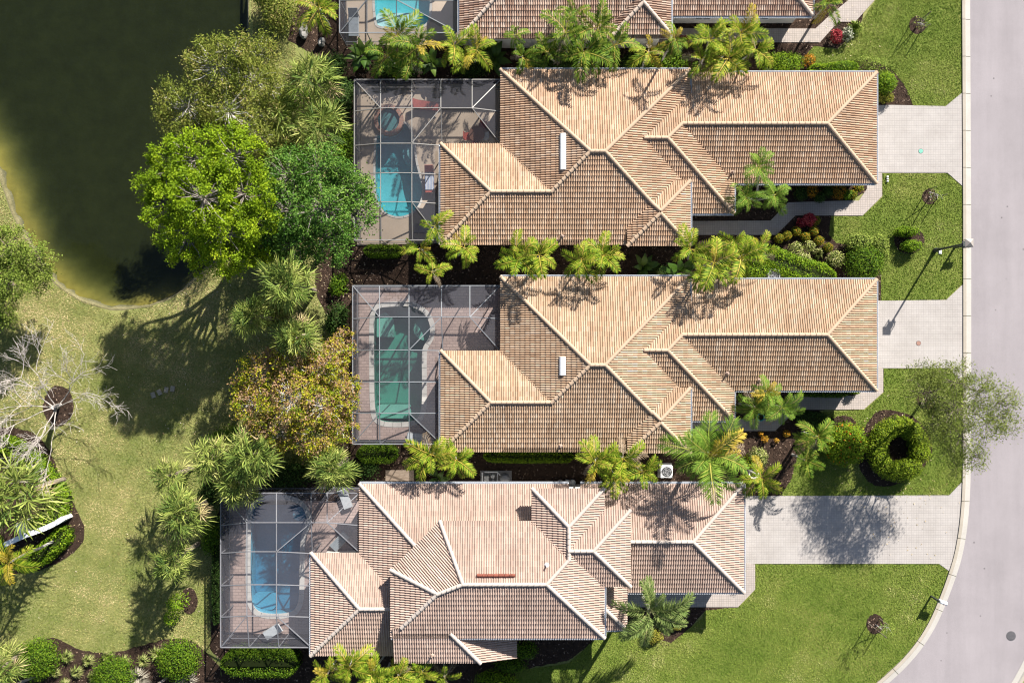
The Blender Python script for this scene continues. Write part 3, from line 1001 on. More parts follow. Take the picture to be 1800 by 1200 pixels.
HOUSES = {}
def house_AB(tag, dy, label, tile, cap, seed):
    y = lambda v: v + dy
    sol = [hip(880, y(123), 1212, y(430), 3.3, inset=0.25, gut='NE'),
           hip(775, y(253), 1040, y(430), 3.3, 'NSW', gut='W'),
           hip(1103, y(318), 1213, y(432), 3.66, inset=0.2, gut='E'),
           hip(1000, y(128), 1290, y(375), 2.8, 'NSE', gut='SE'),
           hip(1150, y(128), 1540, y(322), 2.8, 'NSE', gut='NSE')]
    base = P(1130, y(280), 0)
    h = thing('house', base, label, 'house')
    build_roof(h, sol, M[tile], M[cap], seed=seed)
    wall = house_walls(h, sol)
    e = sol[4].foot; xE = max(p[0] for p in e) - 0.46 - 0.052; yS = min(p[1] for p in e) + 0.512; yN = max(p[1] for p in e) - 0.512
    garage_door(wall, (xE, (yS + yN) / 2), 4.9, (1, 0))
    for q in (0.3, 0.55, 0.8):
        wall_opening(wall, (sol[3].foot[1][0] + (xE - sol[3].foot[1][0]) * q, yS), (1.1, 1.2), (0, -1))
    m0 = sol[1].foot; yS = min(p[1] for p in m0) + 0.473
    for px in (830, 930, 1020): wall_opening(wall, (P(px, 0).x, yS), (1.5, 1.3), (0, -1))
    xW = min(p[0] for p in m0) + 0.473
    wall_opening(wall, (xW, (max(p[1] for p in m0) + yS) / 2), (2.6, 2.1), (-1, 0), 'sliding_door', 1.15)
    m1 = sol[0].foot; xW = min(p[0] for p in m1) + 0.46
    wall_opening(wall, (xW, max(p[1] for p in m1) - 2.8), (2.4, 2.1), (-1, 0), 'sliding_door', 1.15)
    HOUSES[tag] = (h, sol)
    return h, sol
house_AB('A', 0, 'peach tiled house with the aqua pool and long white roof vent', 'tile_peach', 'cap_peach', 11)
house_AB('B', 363.5, 'peach tiled house with the green pool and short white roof vent', 'tile_tan', 'cap_peach', 12)

sol = [hip(870, -240, 1178, 68, 3.3, inset=0.25, gut='E'), hip(808, -112, 1000, 68, 3.3, 'NSW', gut='W'),
       hip(1078, -48, 1179, 61, 3.6, inset=0.2, gut='E'), hip(1100, -165, 1428, 28, 2.8, 'NSE', gut='SE')]
h = thing('house', P(1100, -80), 'brown tiled house cut off by the top edge of the photo', 'house')
build_roof(h, sol, M['tile_brown'], M['cap_grey'], seed=13)
wall = house_walls(h, sol)
yS = min(p[1] for p in sol[2].foot) + 0.486
wall_opening(wall, (P(1122, 0).x, yS), (2.0, 1.5), (0, -1))
yS = min(p[1] for p in sol[3].foot) + 0.499
for px in (1230, 1330): wall_opening(wall, (P(px, 0).x, yS), (1.1, 1.2), (0, -1))
HOUSES['D'] = (h, sol)

# house C, with the raised upper storey
T_ = hip(687, 915, 1062, 1120, 4.7, inset=0.3, gut='SE')
a = P(688, 1000, 4.7); b = P(773, 915, 4.7)
nn = Vector((b.x - a.x, b.y - a.y)); nn = Vector((nn.y, -nn.x)).normalized()
T_.pl.append(Pl((a.x, a.y), nn, 4.7, 0.32))
T_.foot = ccw(clip(T_.foot, nn.x, nn.y, -(nn.x * a.x + nn.y * a.y)))
Splane = T_.pl[1]
gz = Splane.z(P2(800, 1163, 4.1))
g0 = P(691, 1100, 4.7); g1 = P(908, 1163, 3.05); gb = P(800, 1164, 4.1)
G_ = Solid([Splane, Pl((g1.x, g1.y), (-1, 0), 3.25, 0.36)], [(g0.x, gb.y), (g1.x, gb.y), (g1.x, g0.y), (g0.x, g0.y)], 3.05, gutters=[((g1.x, g0.y), (g1.x, gb.y))])
sol = [T_, G_,
       hip(935, 858, 1062, 1030, 4.7, 'NWE', inset=0.3), hip(998, 896, 1108, 1030, 4.7, 'NSE', inset=0.3),
       hip(632, 850, 1000, 1110, 2.9, 'NSW', gut='N'), hip(547, 971, 760, 1151, 2.9, 'NSW', gut='W'),
       hip(1000, 985, 1102, 1106, 3.0, 'SE', gut='S'), hip(1020, 850, 1307, 1040, 2.9, 'NSE', gut='NSE')]
h = thing('house', P(930, 1010), 'pinkish tiled two level house with pale ridges at the bottom', 'house')
build_roof(h, sol, M['tile_pink'], M['cap_white'], pu=0.155, pv=0.36, amp=0.066, seed=14)
wall = house_walls(h, sol)
e = sol[7].foot; xE = max(p[0] for p in e) - 0.46 - 0.091; yS = min(p[1] for p in e) + 0.551; yN = max(p[1] for p in e) - 0.551
garage_door(wall, (xE, (yS + yN) / 2), 4.9, (1, 0))
for px in (1190, 1250): wall_opening(wall, (P(px, 0).x, yS), (1.0, 1.2), (0, -1))
yS = min(p[1] for p in T_.foot) + 0.46
for px in (940, 1010): wall_opening(wall, (P(px, 0).x, yS), (1.3, 1.2), (0, -1), z=3.6)
HOUSES['C'] = (h, sol)
def roof_z(tag, x, y):
    best = 0
    for s in HOUSES[tag][1]:
        if in_poly(np.array([x]), np.array([y]), s.foot)[0]:
            best = max(best, min(f.z((x, y)) for f in s.pl))
    return best
def roof_pt(tag, px, py):
    z = 4.0
    for _ in range(6):
        p = P(px, py, z); z = roof_z(tag, p.x, p.y)
    return P(px, py, z)

# ---------------------------------------------------------------- pool enclosures, decks, pools
def cage(tag, label, K, beam_m, scr_m, ze=2.75, zt=3.65, bw=0.055):
    """K: named photo points; lower case = eave height, upper case = raised roof height"""
    pts = {k: P(v[0], v[1], (zt if k[0].isupper() else ze)) for k, v in K['pts'].items()}
    c = sum((pts[k] for k in K['per']), Vector()) / len(K['per'])
    t = thing('pool_enclosure', (c.x, c.y, 0.06), label, 'pool enclosure')
    done = set()
    def beam(a, b, name='roof_beam', w=bw):
        mb = MB(); mb.bar(a, b, w, w * 1.3); mb.build(name, M[beam_m], t)
    for chain in K['beams']:
        for a, b in zip(chain[:-1], chain[1:]): beam(pts[a], pts[b])
    per = K['per']
    for i in range(len(per)):
        a, b = pts[per[i]], pts[per[(i + 1) % len(per)]]
        if (per[i], per[(i + 1) % len(per)]) in K['open']: continue
        beam(a, b, 'eave_beam', bw * 1.15)
        g0 = Vector((a.x, a.y, 0.11)); g1 = Vector((b.x, b.y, 0.11))
        lo = [Vector((q.x, q.y, 0.95)) for q in (a, b)]
        beam(lo[0], lo[1], 'chair_rail', bw * 0.7)
        for z0, z1 in ((0.11, 0.95), (0.95, ze)):
            obj('screen_panel', [Vector((a.x, a.y, z0)), Vector((b.x, b.y, z0)), Vector((b.x, b.y, z1)), Vector((a.x, a.y, z1))], [(0, 1, 2, 3)], M[scr_m], t)
    for k in per:
        mb = MB(); mb.bar(Vector((pts[k].x, pts[k].y, 0.06)), pts[k], bw, bw); mb.build('post', M[beam_m], t)
    for f in K['panels']:
        obj('screen_panel', [pts[k] for k in f], [tuple(range(len(f)))], M[scr_m], t)
    return t

def std_cage(x0, xa, xb, xw, xr, xm, y0, yt, yn, r1, r2, yb, rb, bow=3, open_r=True, tilt=0):
    """L-shaped cage. x0 outer left, xa/xb roof break lines, xw wing wall, xr main wall; y0 top, yt ridge row, yn notch, rows, bottom"""
    p = {'a': (x0, y0), 'b': (xa, y0), 'c': (xb, y0), 'd': (xw, y0), 'e': (xm, y0), 'f': (xr, y0),
         'A': (xa, yt), 'B': (xb, yt), 'C': (xw, yt), 'D': (xm, yt), 'g': (xr, yt + bow + 3), 'h': (xr, yn), 'i': (x0, yt + bow + 3),
         'j': (x0, yn + bow), 'E': (xa, yn - 1), 'F': (xb, yn - 1), 'k': (xw, yn + bow),
         'l': (x0, r1 + bow), 'G': (xa, r1), 'H': (xb, r1), 'm': (xw, r1 + bow),
         'n': (x0, r2 + bow), 'I': (xa, r2), 'J': (xb, r2), 'o': (xw, r2 + bow),
         'p': (x0, yb), 'q': (xa + rb, yb), 'r': (xb + rb, yb), 's': (xw, yb), 't': (xw + 2, yn)}
    beams = ['bA', 'cB', 'dC', 'eD', 'aA', 'fD', 'ABCD', 'Dg', 'Dh', 'iA', 'AEGIq', 'BFHJr', 'jEFk', 'lGHm', 'nIJo', 'pI', 'sJ', 'CF', 'Ct']
    panels = ['abA', 'aAi', 'bcBA', 'cdCB', 'deDC', 'efD', 'fgD', 'ghD', 'DhtC', 'CtF', 'BCF', 'ABFE', 'iAEj', 'jEGl', 'EFHG', 'FkmH', 'lGIn', 'GHJI', 'HmoJ', 'nIp', 'Iqp', 'IJrq', 'Jsr', 'Jos']
    return {'pts': p, 'beams': beams, 'panels': panels, 'per': list('abcdefghtkmosrqpnlji'), 'open': [('f', 'g'), ('g', 'h'), ('h', 't'), ('t', 'k'), ('k', 'm'), ('m', 'o'), ('o', 's')]}

cage('A', 'dark screened pool enclosure over the aqua pool', std_cage(623, 669, 724, 775, 880, 830, 140, 190, 253, 304, 355, 422, 1), 'beam_tan', 'screen_dark')
cage('B', 'grey screened pool enclosure over the green pool', std_cage(620, 667, 719, 776, 879, 826, 502, 557, 616, 671, 726, 780, 1, bow=0), 'beam_grey', 'screen_mid')
cage('C', 'pale screened pool enclosure over the blue pool', std_cage(388, 434, 486, 547, 632, 575, 866, 918, 970, 1027, 1082, 1137, 4, bow=2), 'beam_lilac', 'screen_pale', bw=0.055)
cage('D', 'screened pool enclosure cut off by the top edge', std_cage(597, 645, 697, 806, 872, 850, -215, -160, -110, -50, 0, 58, 0, bow=1), 'beam_grey', 'screen_mid')

def rrect(x0, y0, x1, y1, r, n=5):
    out = []
    for cx, cy, a0 in ((x1 - r, y0 + r, -90), (x1 - r, y1 - r, 0), (x0 + r, y1 - r, 90), (x0 + r, y0 + r, 180)):
        for k in range(n + 1):
            a = math.radians(a0 + 90 * k / n)
            out.append((cx + r * math.cos(a), cy + r * math.sin(a)))
    return out

def grow(poly, d):
    poly = ccw(poly); out = []; n = len(poly)
    for i in range(n):
        a = Vector(poly[i - 1]); b = Vector(poly[(i + 1) % n]); t = (b - a).normalized()
        out.append((poly[i][0] + t.y * d, poly[i][1] - t.x * d))
    return out

ZD = 0.06
def pool(tag, outline, water, deck_m, cop_m, label, deck_label, spa=None, cop=0.22, shelf=(), depth=1.35, wz=-0.04, pm='plaster'):
    po = ccw(outline); outer = grow(po, cop)
    holes = [outer]
    if spa: holes.append(grow(spa, 0.28))
    d = sheet('pool_deck', DECKS[tag], ZD, M[deck_m], holes=[outer], thick=0.1)
    setp(d, deck_label, 'pool deck')
    t = thing('swimming_pool', (sum(p[0] for p in po) / len(po), sum(p[1] for p in po) / len(po), -depth), label, 'swimming pool')
    mb = MB(); n = len(po)
    mb.add([Vector((p[0], p[1], ZD + 0.01)) for p in po] + [Vector((p[0] * 1, p[1], -depth)) for p in po],
           [(i, n + i, n + (i + 1) % n, (i + 1) % n) for i in range(n)] + [tuple(range(n, 2 * n))])
    mb.build('basin', M[pm], t)
    # coping ring of separate stones
    nst = 4
    per = sum((Vector(po[i]) - Vector(po[(i + 1) % n])).length for i in range(n))
    pr = resample([Vector(p) for p in po] + [Vector(po[0])], 0.15)
    prn = len(pr)
    ring_o = grow([tuple(p) for p in pr], cop)
    for s in range(0, prn, nst):
        ids = [(s + q) % prn for q in range(min(nst, prn - s) + 1)]
        a = [Vector(pr[i]) for i in ids]; b = [Vector(ring_o[i]) for i in ids]
        k = len(ids); vs_ = []
        for q in range(k):
            tt = 0.012 if q == 0 else (-0.012 if q == k - 1 else 0)
            dd = (a[min(q + 1, k - 1)] - a[max(q - 1, 0)]).normalized() * tt
            ai = a[q] + (a[q] - b[q]).normalized() * 0.03 + dd; bo = b[q] + (b[q] - a[q]).normalized() * 0.015 + dd
            vs_ += [Vector((ai.x, ai.y, ZD - 0.05)), Vector((ai.x, ai.y, ZD + 0.022)), Vector((bo.x, bo.y, ZD + 0.022)), Vector((bo.x, bo.y, ZD - 0.05))]
        fs_ = []
        for q in range(k - 1):
            for r in range(3): fs_.append((q * 4 + r, q * 4 + r + 1, q * 4 + r + 5, q * 4 + r + 4))
        fs_ += [(3, 2, 1, 0), tuple((k - 1) * 4 + r for r in range(4))]
        obj('coping_stone', vs_, fs_, M[cop_m], t)
    for sh, z in shelf:
        b = MB(); b.prism(ccw(sh), -depth + 0.002, z); b.build('pool_step', M[pm], t)
    wb = MB(); wb.prism(grow(po, -0.004), -depth - 0.02, wz)
    w = wb.build('pool_water', M[water], t)
    if spa:
        sp = ccw(spa); so = grow(sp, 0.28); n = len(sp)
        b = MB()
        vs_ = []
        for pl_, z in ((sp, -0.3), (sp, 0.30), (so, 0.30), (so, -0.3)): vs_ += [Vector((p[0], p[1], z)) for p in pl_]
        b.add(vs_, [(r * n + i, r * n + (i + 1) % n, (r + 1) * n + (i + 1) % n, (r + 1) * n + i) for r in range(3) for i in range(n)] )
        b.build('spa_wall', M['coping_brick'], t)
        b = MB(); b.prism(grow(sp, -0.002), -0.1, 0.085); b.build('spa_floor', M['spa_teal'], t)
        b = MB(); b.prism(grow(sp, -0.004), 0.088, 0.25); b.build('spa_water', M[water], t)
    return t

pa = smooth_poly([(661, 246), (664, 236), (690, 238), (704, 224), (712, 214), (722, 228), (728, 252), (731, 285), (739, 312), (744, 335), (738, 362), (718, 380), (692, 382), (670, 370), (660, 345), (659, 300)], 2)
spA = [(684 + 19 * math.cos(a), 212 + 20 * math.sin(a)) for a in np.linspace(0, 2 * math.pi, 25)[:-1]]
def arc(cx, cy, r0, a0, a1, n=8):
    return [(cx + r0 * math.cos(math.radians(a0 + (a1 - a0) * k / n)), cy + r0 * math.sin(math.radians(a0 + (a1 - a0) * k / n))) for k in range(n + 1)]
stepA = [(pp([(727, 250)] + arc(727, 266, 22, 265, 100)[::-1] + [(729, 285)][:0]), -0.75), (pp([(726, 254)] + arc(727, 266, 13, 265, 100)[::-1]), -0.4)]
pool('A', pp(pa), 'pool_aqua', 'deck_tan', 'coping', 'free form aqua swimming pool with a round spa', 'tan concrete pool deck of the aqua pool', spa=pp(spA), cop=0.1, shelf=stepA, pm='plaster_aqua')
pb = smooth_poly([(657, 552), (664, 540), (690, 538), (722, 537), (745, 548), (757, 568), (757, 590), (748, 604), (742, 615), (743, 680), (742, 722), (732, 740), (700, 743), (668, 741), (658, 728), (657, 640)], 2)
pool('B', pp(pb), 'pool_green', 'deck_paver', 'coping', 'green swimming pool with pale coping', 'pinkish paved deck of the green pool', cop=0.3, pm='plaster_green',
     shelf=[(pp([(660, 592), (690, 592), (690, 560), (675, 548), (660, 556)]), -0.55), (pp(rrect(661, 712, 720, 736, 6)), -0.6), (pp(arc(745, 578, 20, 0, 360, 16)[:-1]), -0.6)])
pc = smooth_poly([(443, 890), (470, 876), (508, 876), (532, 888), (541, 908), (536, 930), (528, 946), (528, 1040), (524, 1066), (510, 1078), (462, 1079), (444, 1066), (440, 1040), (440, 940)], 2)
pool('C', pp(pc), 'pool_blue', 'deck_paver', 'coping', 'deep blue swimming pool with rounded ends', 'pinkish paved deck of the blue pool', cop=0.3, pm='plaster_blue',
     shelf=[(pp(arc(524, 905, 13, 0, 360, 14)[:-1]), -0.5), (pp(rrect(441, 1046, 480, 1076, 8)), -0.7)])
pd = smooth_poly([(660, -120), (745, -120), (757, -90), (757, 30), (748, 46), (730, 50), (670, 50), (658, 40), (657, -90)], 2)
pool('D', pp(pd), 'pool_aqua', 'deck_tan', 'coping', 'aqua pool with a grey shelf at the top edge', 'tan pool deck at the top edge', cop=0.12, depth=1.2, pm='plaster_aqua',
     shelf=[(pp(rrect(661, 22, 733, 46, 7)), -0.12)])
# ---------------------------------------------------------------- grass and mulch chips
def blades(name, polys, holes, n, m, label, seed, zb, hgt=(0.035, 0.085), wid=(0.014, 0.034)):
    rg = np.random.default_rng(seed)
    xs, ys = [], []
    areas = [abs(area2(p)) for p in polys]; tot = sum(areas)
    for p, ar in zip(polys, areas):
        q = np.array(p); k = int(n * ar / tot)
        x0, y0 = q.min(0); x1, y1 = q.max(0)
        cnt = int(k * (x1 - x0) * (y1 - y0) / ar)
        x = rg.uniform(x0, x1, cnt); y = rg.uniform(y0, y1, cnt)
        ok = in_poly(x, y, p)
        for h in holes: ok &= ~in_poly(x, y, h)
        xs.append(x[ok]); ys.append(y[ok])
    x = np.concatenate(xs); y = np.concatenate(ys); k = len(x)
    patch = 0.5 + 0.28 * np.sin(x * 0.55 + 1.7 * np.sin(y * 0.4)) * np.sin(y * 0.62 + 0.8 * np.sin(x * 0.33)) + 0.2 * np.sin(x * 2.1 + y * 1.3) * np.sin(y * 2.7 - x)
    a = rg.uniform(0, 2 * np.pi, k); w = rg.uniform(*wid, k); h = rg.uniform(*hgt, k); ln = rg.uniform(0.3, 1.1, k) * h * 1.6
    b = rg.uniform(0, 2 * np.pi, k)
    V = np.zeros((k, 3, 3))
    V[:, 0] = np.stack([x + np.cos(a) * w, y + np.sin(a) * w, np.full(k, zb)], 1)
    V[:, 1] = np.stack([x - np.cos(a) * w, y - np.sin(a) * w, np.full(k, zb)], 1)
    V[:, 2] = np.stack([x + np.cos(b) * ln, y + np.sin(b) * ln, zb + h], 1)
    T = np.clip((patch - .5) * 0.95 + .28 + rg.uniform(0, 0.42, k) + (np.clip((y + 8) / 12, -.5, 1) * 0.16 if 'dry' in name else 0), 0, 1)
    o = obj(name, V.reshape(-1, 3), np.arange(k * 3).reshape(-1, 3), m, tint=T)
    setp(o, label, 'grass', kind='stuff')
M['blade_dry'] = tinted('dry_grass_blades', [(0.0, (.115, .165, .03)), (0.3, (.205, .23, .058)), (0.6, (.36, .325, .125)), (1.0, (.60, .48, .27))], rough=0.8, spec=0.1, trans=0.2)
M['blade_lush'] = tinted('lush_grass_blades', [(0.0, (.085, .15, .016)), (0.4, (.15, .215, .03)), (0.72, (.235, .275, .055)), (1.0, (.40, .38, .16))], rough=0.8, spec=0.1, trans=0.2)
WEST = pp([(-10, 290), (20, 380), (95, 500), (200, 552), (300, 530), (440, 400), (455, 250), (440, -20), (520, -20), (520, 120), (560, 440), (560, 620), (520, 830), (400, 860), (375, 1140), (-10, 1180)])
lakeb = [P2(-20, 270)] 
blades('dry_grass', [WEST], [LAKE, BEDS['west'], BEDS['southwest'], BEDS['main'], BEDS['spot1'], BEDS['spot2']], 210000, M['blade_dry'], 'short dry yellow green grass of the lawn by the pond', 5, 0.0)
blades('green_grass', list(LAWNS.values()), [BEDS[k] for k in ('spot3', 'spot4', 'spot5', 'spot6', 'spot7', 'spot8', 'ring')], 190000, M['blade_lush'], 'short green grass of the lawns along the road', 6, 0.022)
M['chip'] = tinted('mulch_chips', [(0.0, (.02, .013, .01)), (0.6, (.06, .04, .03)), (0.85, (.16, .105, .075)), (1.0, (.33, .24, .18))], rough=0.9, spec=0.1)
def chips(n, seed):
    rg = np.random.default_rng(seed); X = []; Y = []; Z = []
    for k, b in BEDS.items():
        ar = abs(area2(b)); q = np.array(b); x0, y0 = q.min(0); x1, y1 = q.max(0)
        c = int(n * (x1 - x0) * (y1 - y0) / 900)
        x = rg.uniform(x0, x1, c); y = rg.uniform(y0, y1, c); ok = in_poly(x, y, b)
        if k == 'main':
            for d in DECKS.values(): ok &= ~in_poly(x, y, d)
        X.append(x[ok]); Y.append(y[ok]); Z.append(np.full(ok.sum(), 0.014 if k == 'main' else 0.038))
    x = np.concatenate(X); y = np.concatenate(Y); z = np.concatenate(Z); k = len(x)
    a = rg.uniform(0, 6.28, k); l = rg.uniform(0.025, 0.07, k); w = l * rg.uniform(0.25, 0.6, k)
    ca, sa = np.cos(a), np.sin(a)
    V = np.zeros((k, 4, 3)); t = rg.uniform(0.005, 0.04, (k, 4))
    for i, (p, q) in enumerate(((1, 1), (-1, 1), (-1, -1), (1, -1))):
        V[:, i] = np.stack([x + ca * l * p - sa * w * q, y + sa * l * p + ca * w * q, z + t[:, i]], 1)
    o = obj('mulch_chips', V.reshape(-1, 3), np.arange(k * 4).reshape(-1, 4), M['chip'], tint=rg.uniform(0, 1, k) ** 1.5)
    setp(o, 'loose bark chips strewn over the planting beds', 'mulch chips', kind='stuff')
chips(45000, 8)

# ---------------------------------------------------------------- leaves
def leaf_quads(C, Nn, size, rg, aspect=0.5, fold=0.0):
    """rhombic leaves at points C facing normals Nn"""
    k = len(C)
    Nn = Nn / (np.linalg.norm(Nn, axis=1, keepdims=True) + 1e-9)
    r = rg.normal(size=(k, 3)); u = np.cross(Nn, r); u /= (np.linalg.norm(u, axis=1, keepdims=True) + 1e-9)
    w = np.cross(Nn, u)
    s = size if np.ndim(size) else np.full(k, size); s = s[:, None] * rg.uniform(0.65, 1.3, (k, 1))
    V = np.stack([C - u * s, C + w * s * aspect - Nn * s * fold, C + u * s, C - w * s * aspect - Nn * s * fold], 1)
    return V.reshape(-1, 3), np.arange(k * 4).reshape(-1, 4)

def unit(rg, k):
    v = rg.normal(size=(k, 3)); return v / np.linalg.norm(v, axis=1, keepdims=True)

FOL = {}
def fol(name, stops, trans=0.3, rough=0.6, spec=0.12, objvar=0.12):
    FOL[name] = tinted('leaves_' + name, stops, rough=rough, spec=spec, trans=trans, objvar=objvar)
fol('olive', [(0, (.07, .10, .016)), (.4, (.16, .20, .03)), (.75, (.27, .285, .05)), (1, (.36, .28, .12))])
fol('bright', [(0, (.085, .15, .007)), (.4, (.23, .34, .012)), (.72, (.37, .45, .02)), (.9, (.50, .44, .035)), (1, (.46, .32, .07))])
fol('bluegreen', [(0, (.03, .085, .012)), (.45, (.085, .19, .026)), (.85, (.20, .32, .055)), (1, (.33, .40, .10))])
fol('autumn', [(0, (.09, .16, .010)), (.22, (.22, .28, .015)), (.42, (.44, .40, .025)), (.55, (.30, .18, .07)), (.8, (.38, .24, .15)), (1, (.48, .35, .26))])
fol('light', [(0, (.09, .14, .018)), (.5, (.19, .26, .04)), (1, (.32, .36, .08))])
fol('wispy', [(0, (.085, .12, .025)), (.5, (.18, .22, .045)), (1, (.31, .35, .09))])
fol('hedge', [(0, (.03, .075, .005)), (.5, (.085, .165, .008)), (1, (.18, .26, .018))])
fol('limehedge', [(0, (.06, .13, .006)), (.5, (.14, .25, .010)), (1, (.27, .36, .02))])
fol('ringhedge', [(0, (.075, .13, .006)), (.5, (.17, .25, .012)), (1, (.32, .37, .03))])
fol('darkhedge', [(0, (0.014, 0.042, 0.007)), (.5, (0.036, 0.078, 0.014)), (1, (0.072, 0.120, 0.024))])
fol('yellowhedge', [(0, (0.108, 0.132, 0.014)), (.5, (0.216, 0.216, 0.024)), (1, (0.384, 0.324, 0.060))])
fol('variegated', [(0, (0.096, 0.144, 0.024)), (.4, (0.240, 0.288, 0.060)), (.75, (0.456, 0.456, 0.156)), (1, (0.624, 0.576, 0.312))])
fol('croton', [(0, (0.096, 0.096, 0.012)), (.35, (0.240, 0.156, 0.014)), (.7, (0.480, 0.192, 0.014)), (1, (0.600, 0.336, 0.036))])
fol('orangetop', [(0, (0.060, 0.108, 0.010)), (.5, (0.156, 0.192, 0.014)), (.8, (0.312, 0.240, 0.018)), (1, (0.504, 0.192, 0.018))])
fol('red', [(0, (.16, .012, .02)), (.5, (.36, .03, .045)), (1, (.55, .13, .13))])
fol('flowerbush', [(0, (.06, .12, .006)), (.6, (.16, .26, .012)), (.95, (.30, .36, .02)), (.97, (.62, .10, .012)), (1, (.65, .13, .02))])
fol('whiteleaf', [(0, (.08, .12, .04)), (.5, (.28, .30, .2)), (1, (.55, .53, .45))])
fol('tuft', [(0, (0.120, 0.168, 0.036)), (.5, (0.228, 0.264, 0.072)), (1, (0.408, 0.384, 0.168))])
fol('greytuft', [(0, (0.216, 0.204, 0.144)), (.5, (0.360, 0.324, 0.252)), (1, (0.504, 0.456, 0.372))])
fol('sabal', [(0, (.05, .09, .018)), (.3, (.135, .195, .036)), (.55, (.26, .31, .065)), (.8, (.43, .43, .14)), (1, (.44, .33, .19))], trans=0.22, objvar=0.1)
fol('areca', [(0, (.055, .12, .008)), (.4, (.15, .24, .014)), (.75, (.31, .35, .03)), (1, (.52, .40, .08))], objvar=0.22)
fol('arecadark', [(0, (.035, .085, .008)), (.4, (.09, .17, .014)), (.8, (.22, .28, .03)), (1, (.44, .34, .08))], objvar=0.2)
fol('queen', [(0, (0.068, 0.135, 0.016)), (.5, (0.135, 0.243, 0.027)), (.85, (0.243, 0.338, 0.047)), (1, (0.405, 0.378, 0.081))], objvar=0.18)
fol('foxtail', [(0, (0.088, 0.138, 0.037)), (.5, (0.163, 0.225, 0.062)), (.85, (0.263, 0.312, 0.100)), (1, (0.425, 0.388, 0.200))], objvar=0.15)
fol('yellowfrond', [(0, (0.192, 0.180, 0.018)), (.5, (0.360, 0.276, 0.024)), (1, (0.540, 0.396, 0.096))], objvar=0.2)
fol('deadfrond', [(0, (.16, .11, .07)), (.5, (.28, .21, .14)), (1, (.40, .33, .25))], objvar=0.2)
fol('paddle', [(0, (.02, .055, .008)), (.5, (.06, .125, .014)), (1, (.15, .22, .04))], spec=0.4, rough=0.4, objvar=0.2)

# ---------------------------------------------------------------- broad trees
def limb(mb, a, b, r0, r1, rg, sag=0.12, seg=4, n=5):
    a = Vector(a); b = Vector(b); L = (b - a).length
    pts = [a]
    for k in range(1, seg):
        t = k / seg
        pts.append(a.lerp(b, t) + Vector(rg.normal(size=3)) * L * 0.05 + Vector((0, 0, sag * L * math.sin(t * math.pi))))
    pts.append(b)
    mb.tube(pts, [r0 + (r1 - r0) * k / seg for k in range(seg + 1)], n)
    return pts

def broad_tree(name, label, cat, lobes, base, leaf_m, bark_m, n_leaf, size, seed, tight=0.33, aspect=0.5, trunk_r=0.22, clus=26, twigs=True, split=None, up=0.35, low=-0.35, group=None):
    """lobes: (px, py, z, radius m). Leaves gather in clumps on the shells of the lobes."""
    rg = np.random.default_rng(seed)
    t = thing(name, base, label, cat, group)
    LB = [(np.array(P(px, py, z)), r) for px, py, z, r in lobes]
    wt = np.array([r ** 2 for _, r in LB]); wt /= wt.sum()
    C = []; CN = []; mb = MB()
    b = Vector(base); cen = Vector(sum(c for c, _ in LB) / len(LB))
    fork = Vector((b.x + (cen.x - b.x) * 0.35, b.y + (cen.y - b.y) * 0.35, cen.z * 0.42))
    limb(mb, b - Vector((0, 0, 0.1)), fork, trunk_r, trunk_r * 0.72, rg, 0.02, 4, 8)
    for (c, r), w in zip(LB, wt):
        j = limb(mb, fork, Vector(c), trunk_r * 0.5, trunk_r * 0.2, rg, 0.06, 4, 6)
        k = max(6, int(clus * len(LB) * w))
        d = unit(rg, k * 4); d = d[d[:, 2] > low][:k]
        rad = r * rg.uniform(0.55, 1.08, len(d))
        pts = c + d * rad[:, None] * np.array([1, 1, 0.8])
        for p in pts:
            if twigs and rg.random() < 0.5:
                limb(mb, Vector(c) + (Vector(p) - Vector(c)) * 0.1, Vector(p), trunk_r * 0.16, 0.012, rg, 0.05, 3, 4)
        C.append(pts); CN.append(d)
    C = np.concatenate(C); CN = np.concatenate(CN)
    idx = rg.integers(0, len(C), n_leaf)
    rr = np.mean([r for _, r in LB]) * tight
    off = rg.normal(size=(n_leaf, 3)) * np.array([1, 1, 0.62]) * rr * rg.uniform(0.5, 1.0, (len(C), 1))[idx]
    pos = C[idx] + off
    nn = CN[idx] * 0.35 + unit(rg, n_leaf) * 0.8 + np.array([0, 0, up])
    V, F = leaf_quads(pos, nn, size, rg, aspect, 0.1)
    ct = rg.uniform(0, 1, len(C))
    T = np.clip(0.55 * ct[idx] + 0.45 * rg.uniform(0, 1, n_leaf), 0, 1)
    if split is not None: T = np.clip(split(pos, T, rg), 0, 1)
    mb.build('trunk', M[bark_m], t)
    obj('crown', V, F, FOL[leaf_m], t, tint=T)
    return t

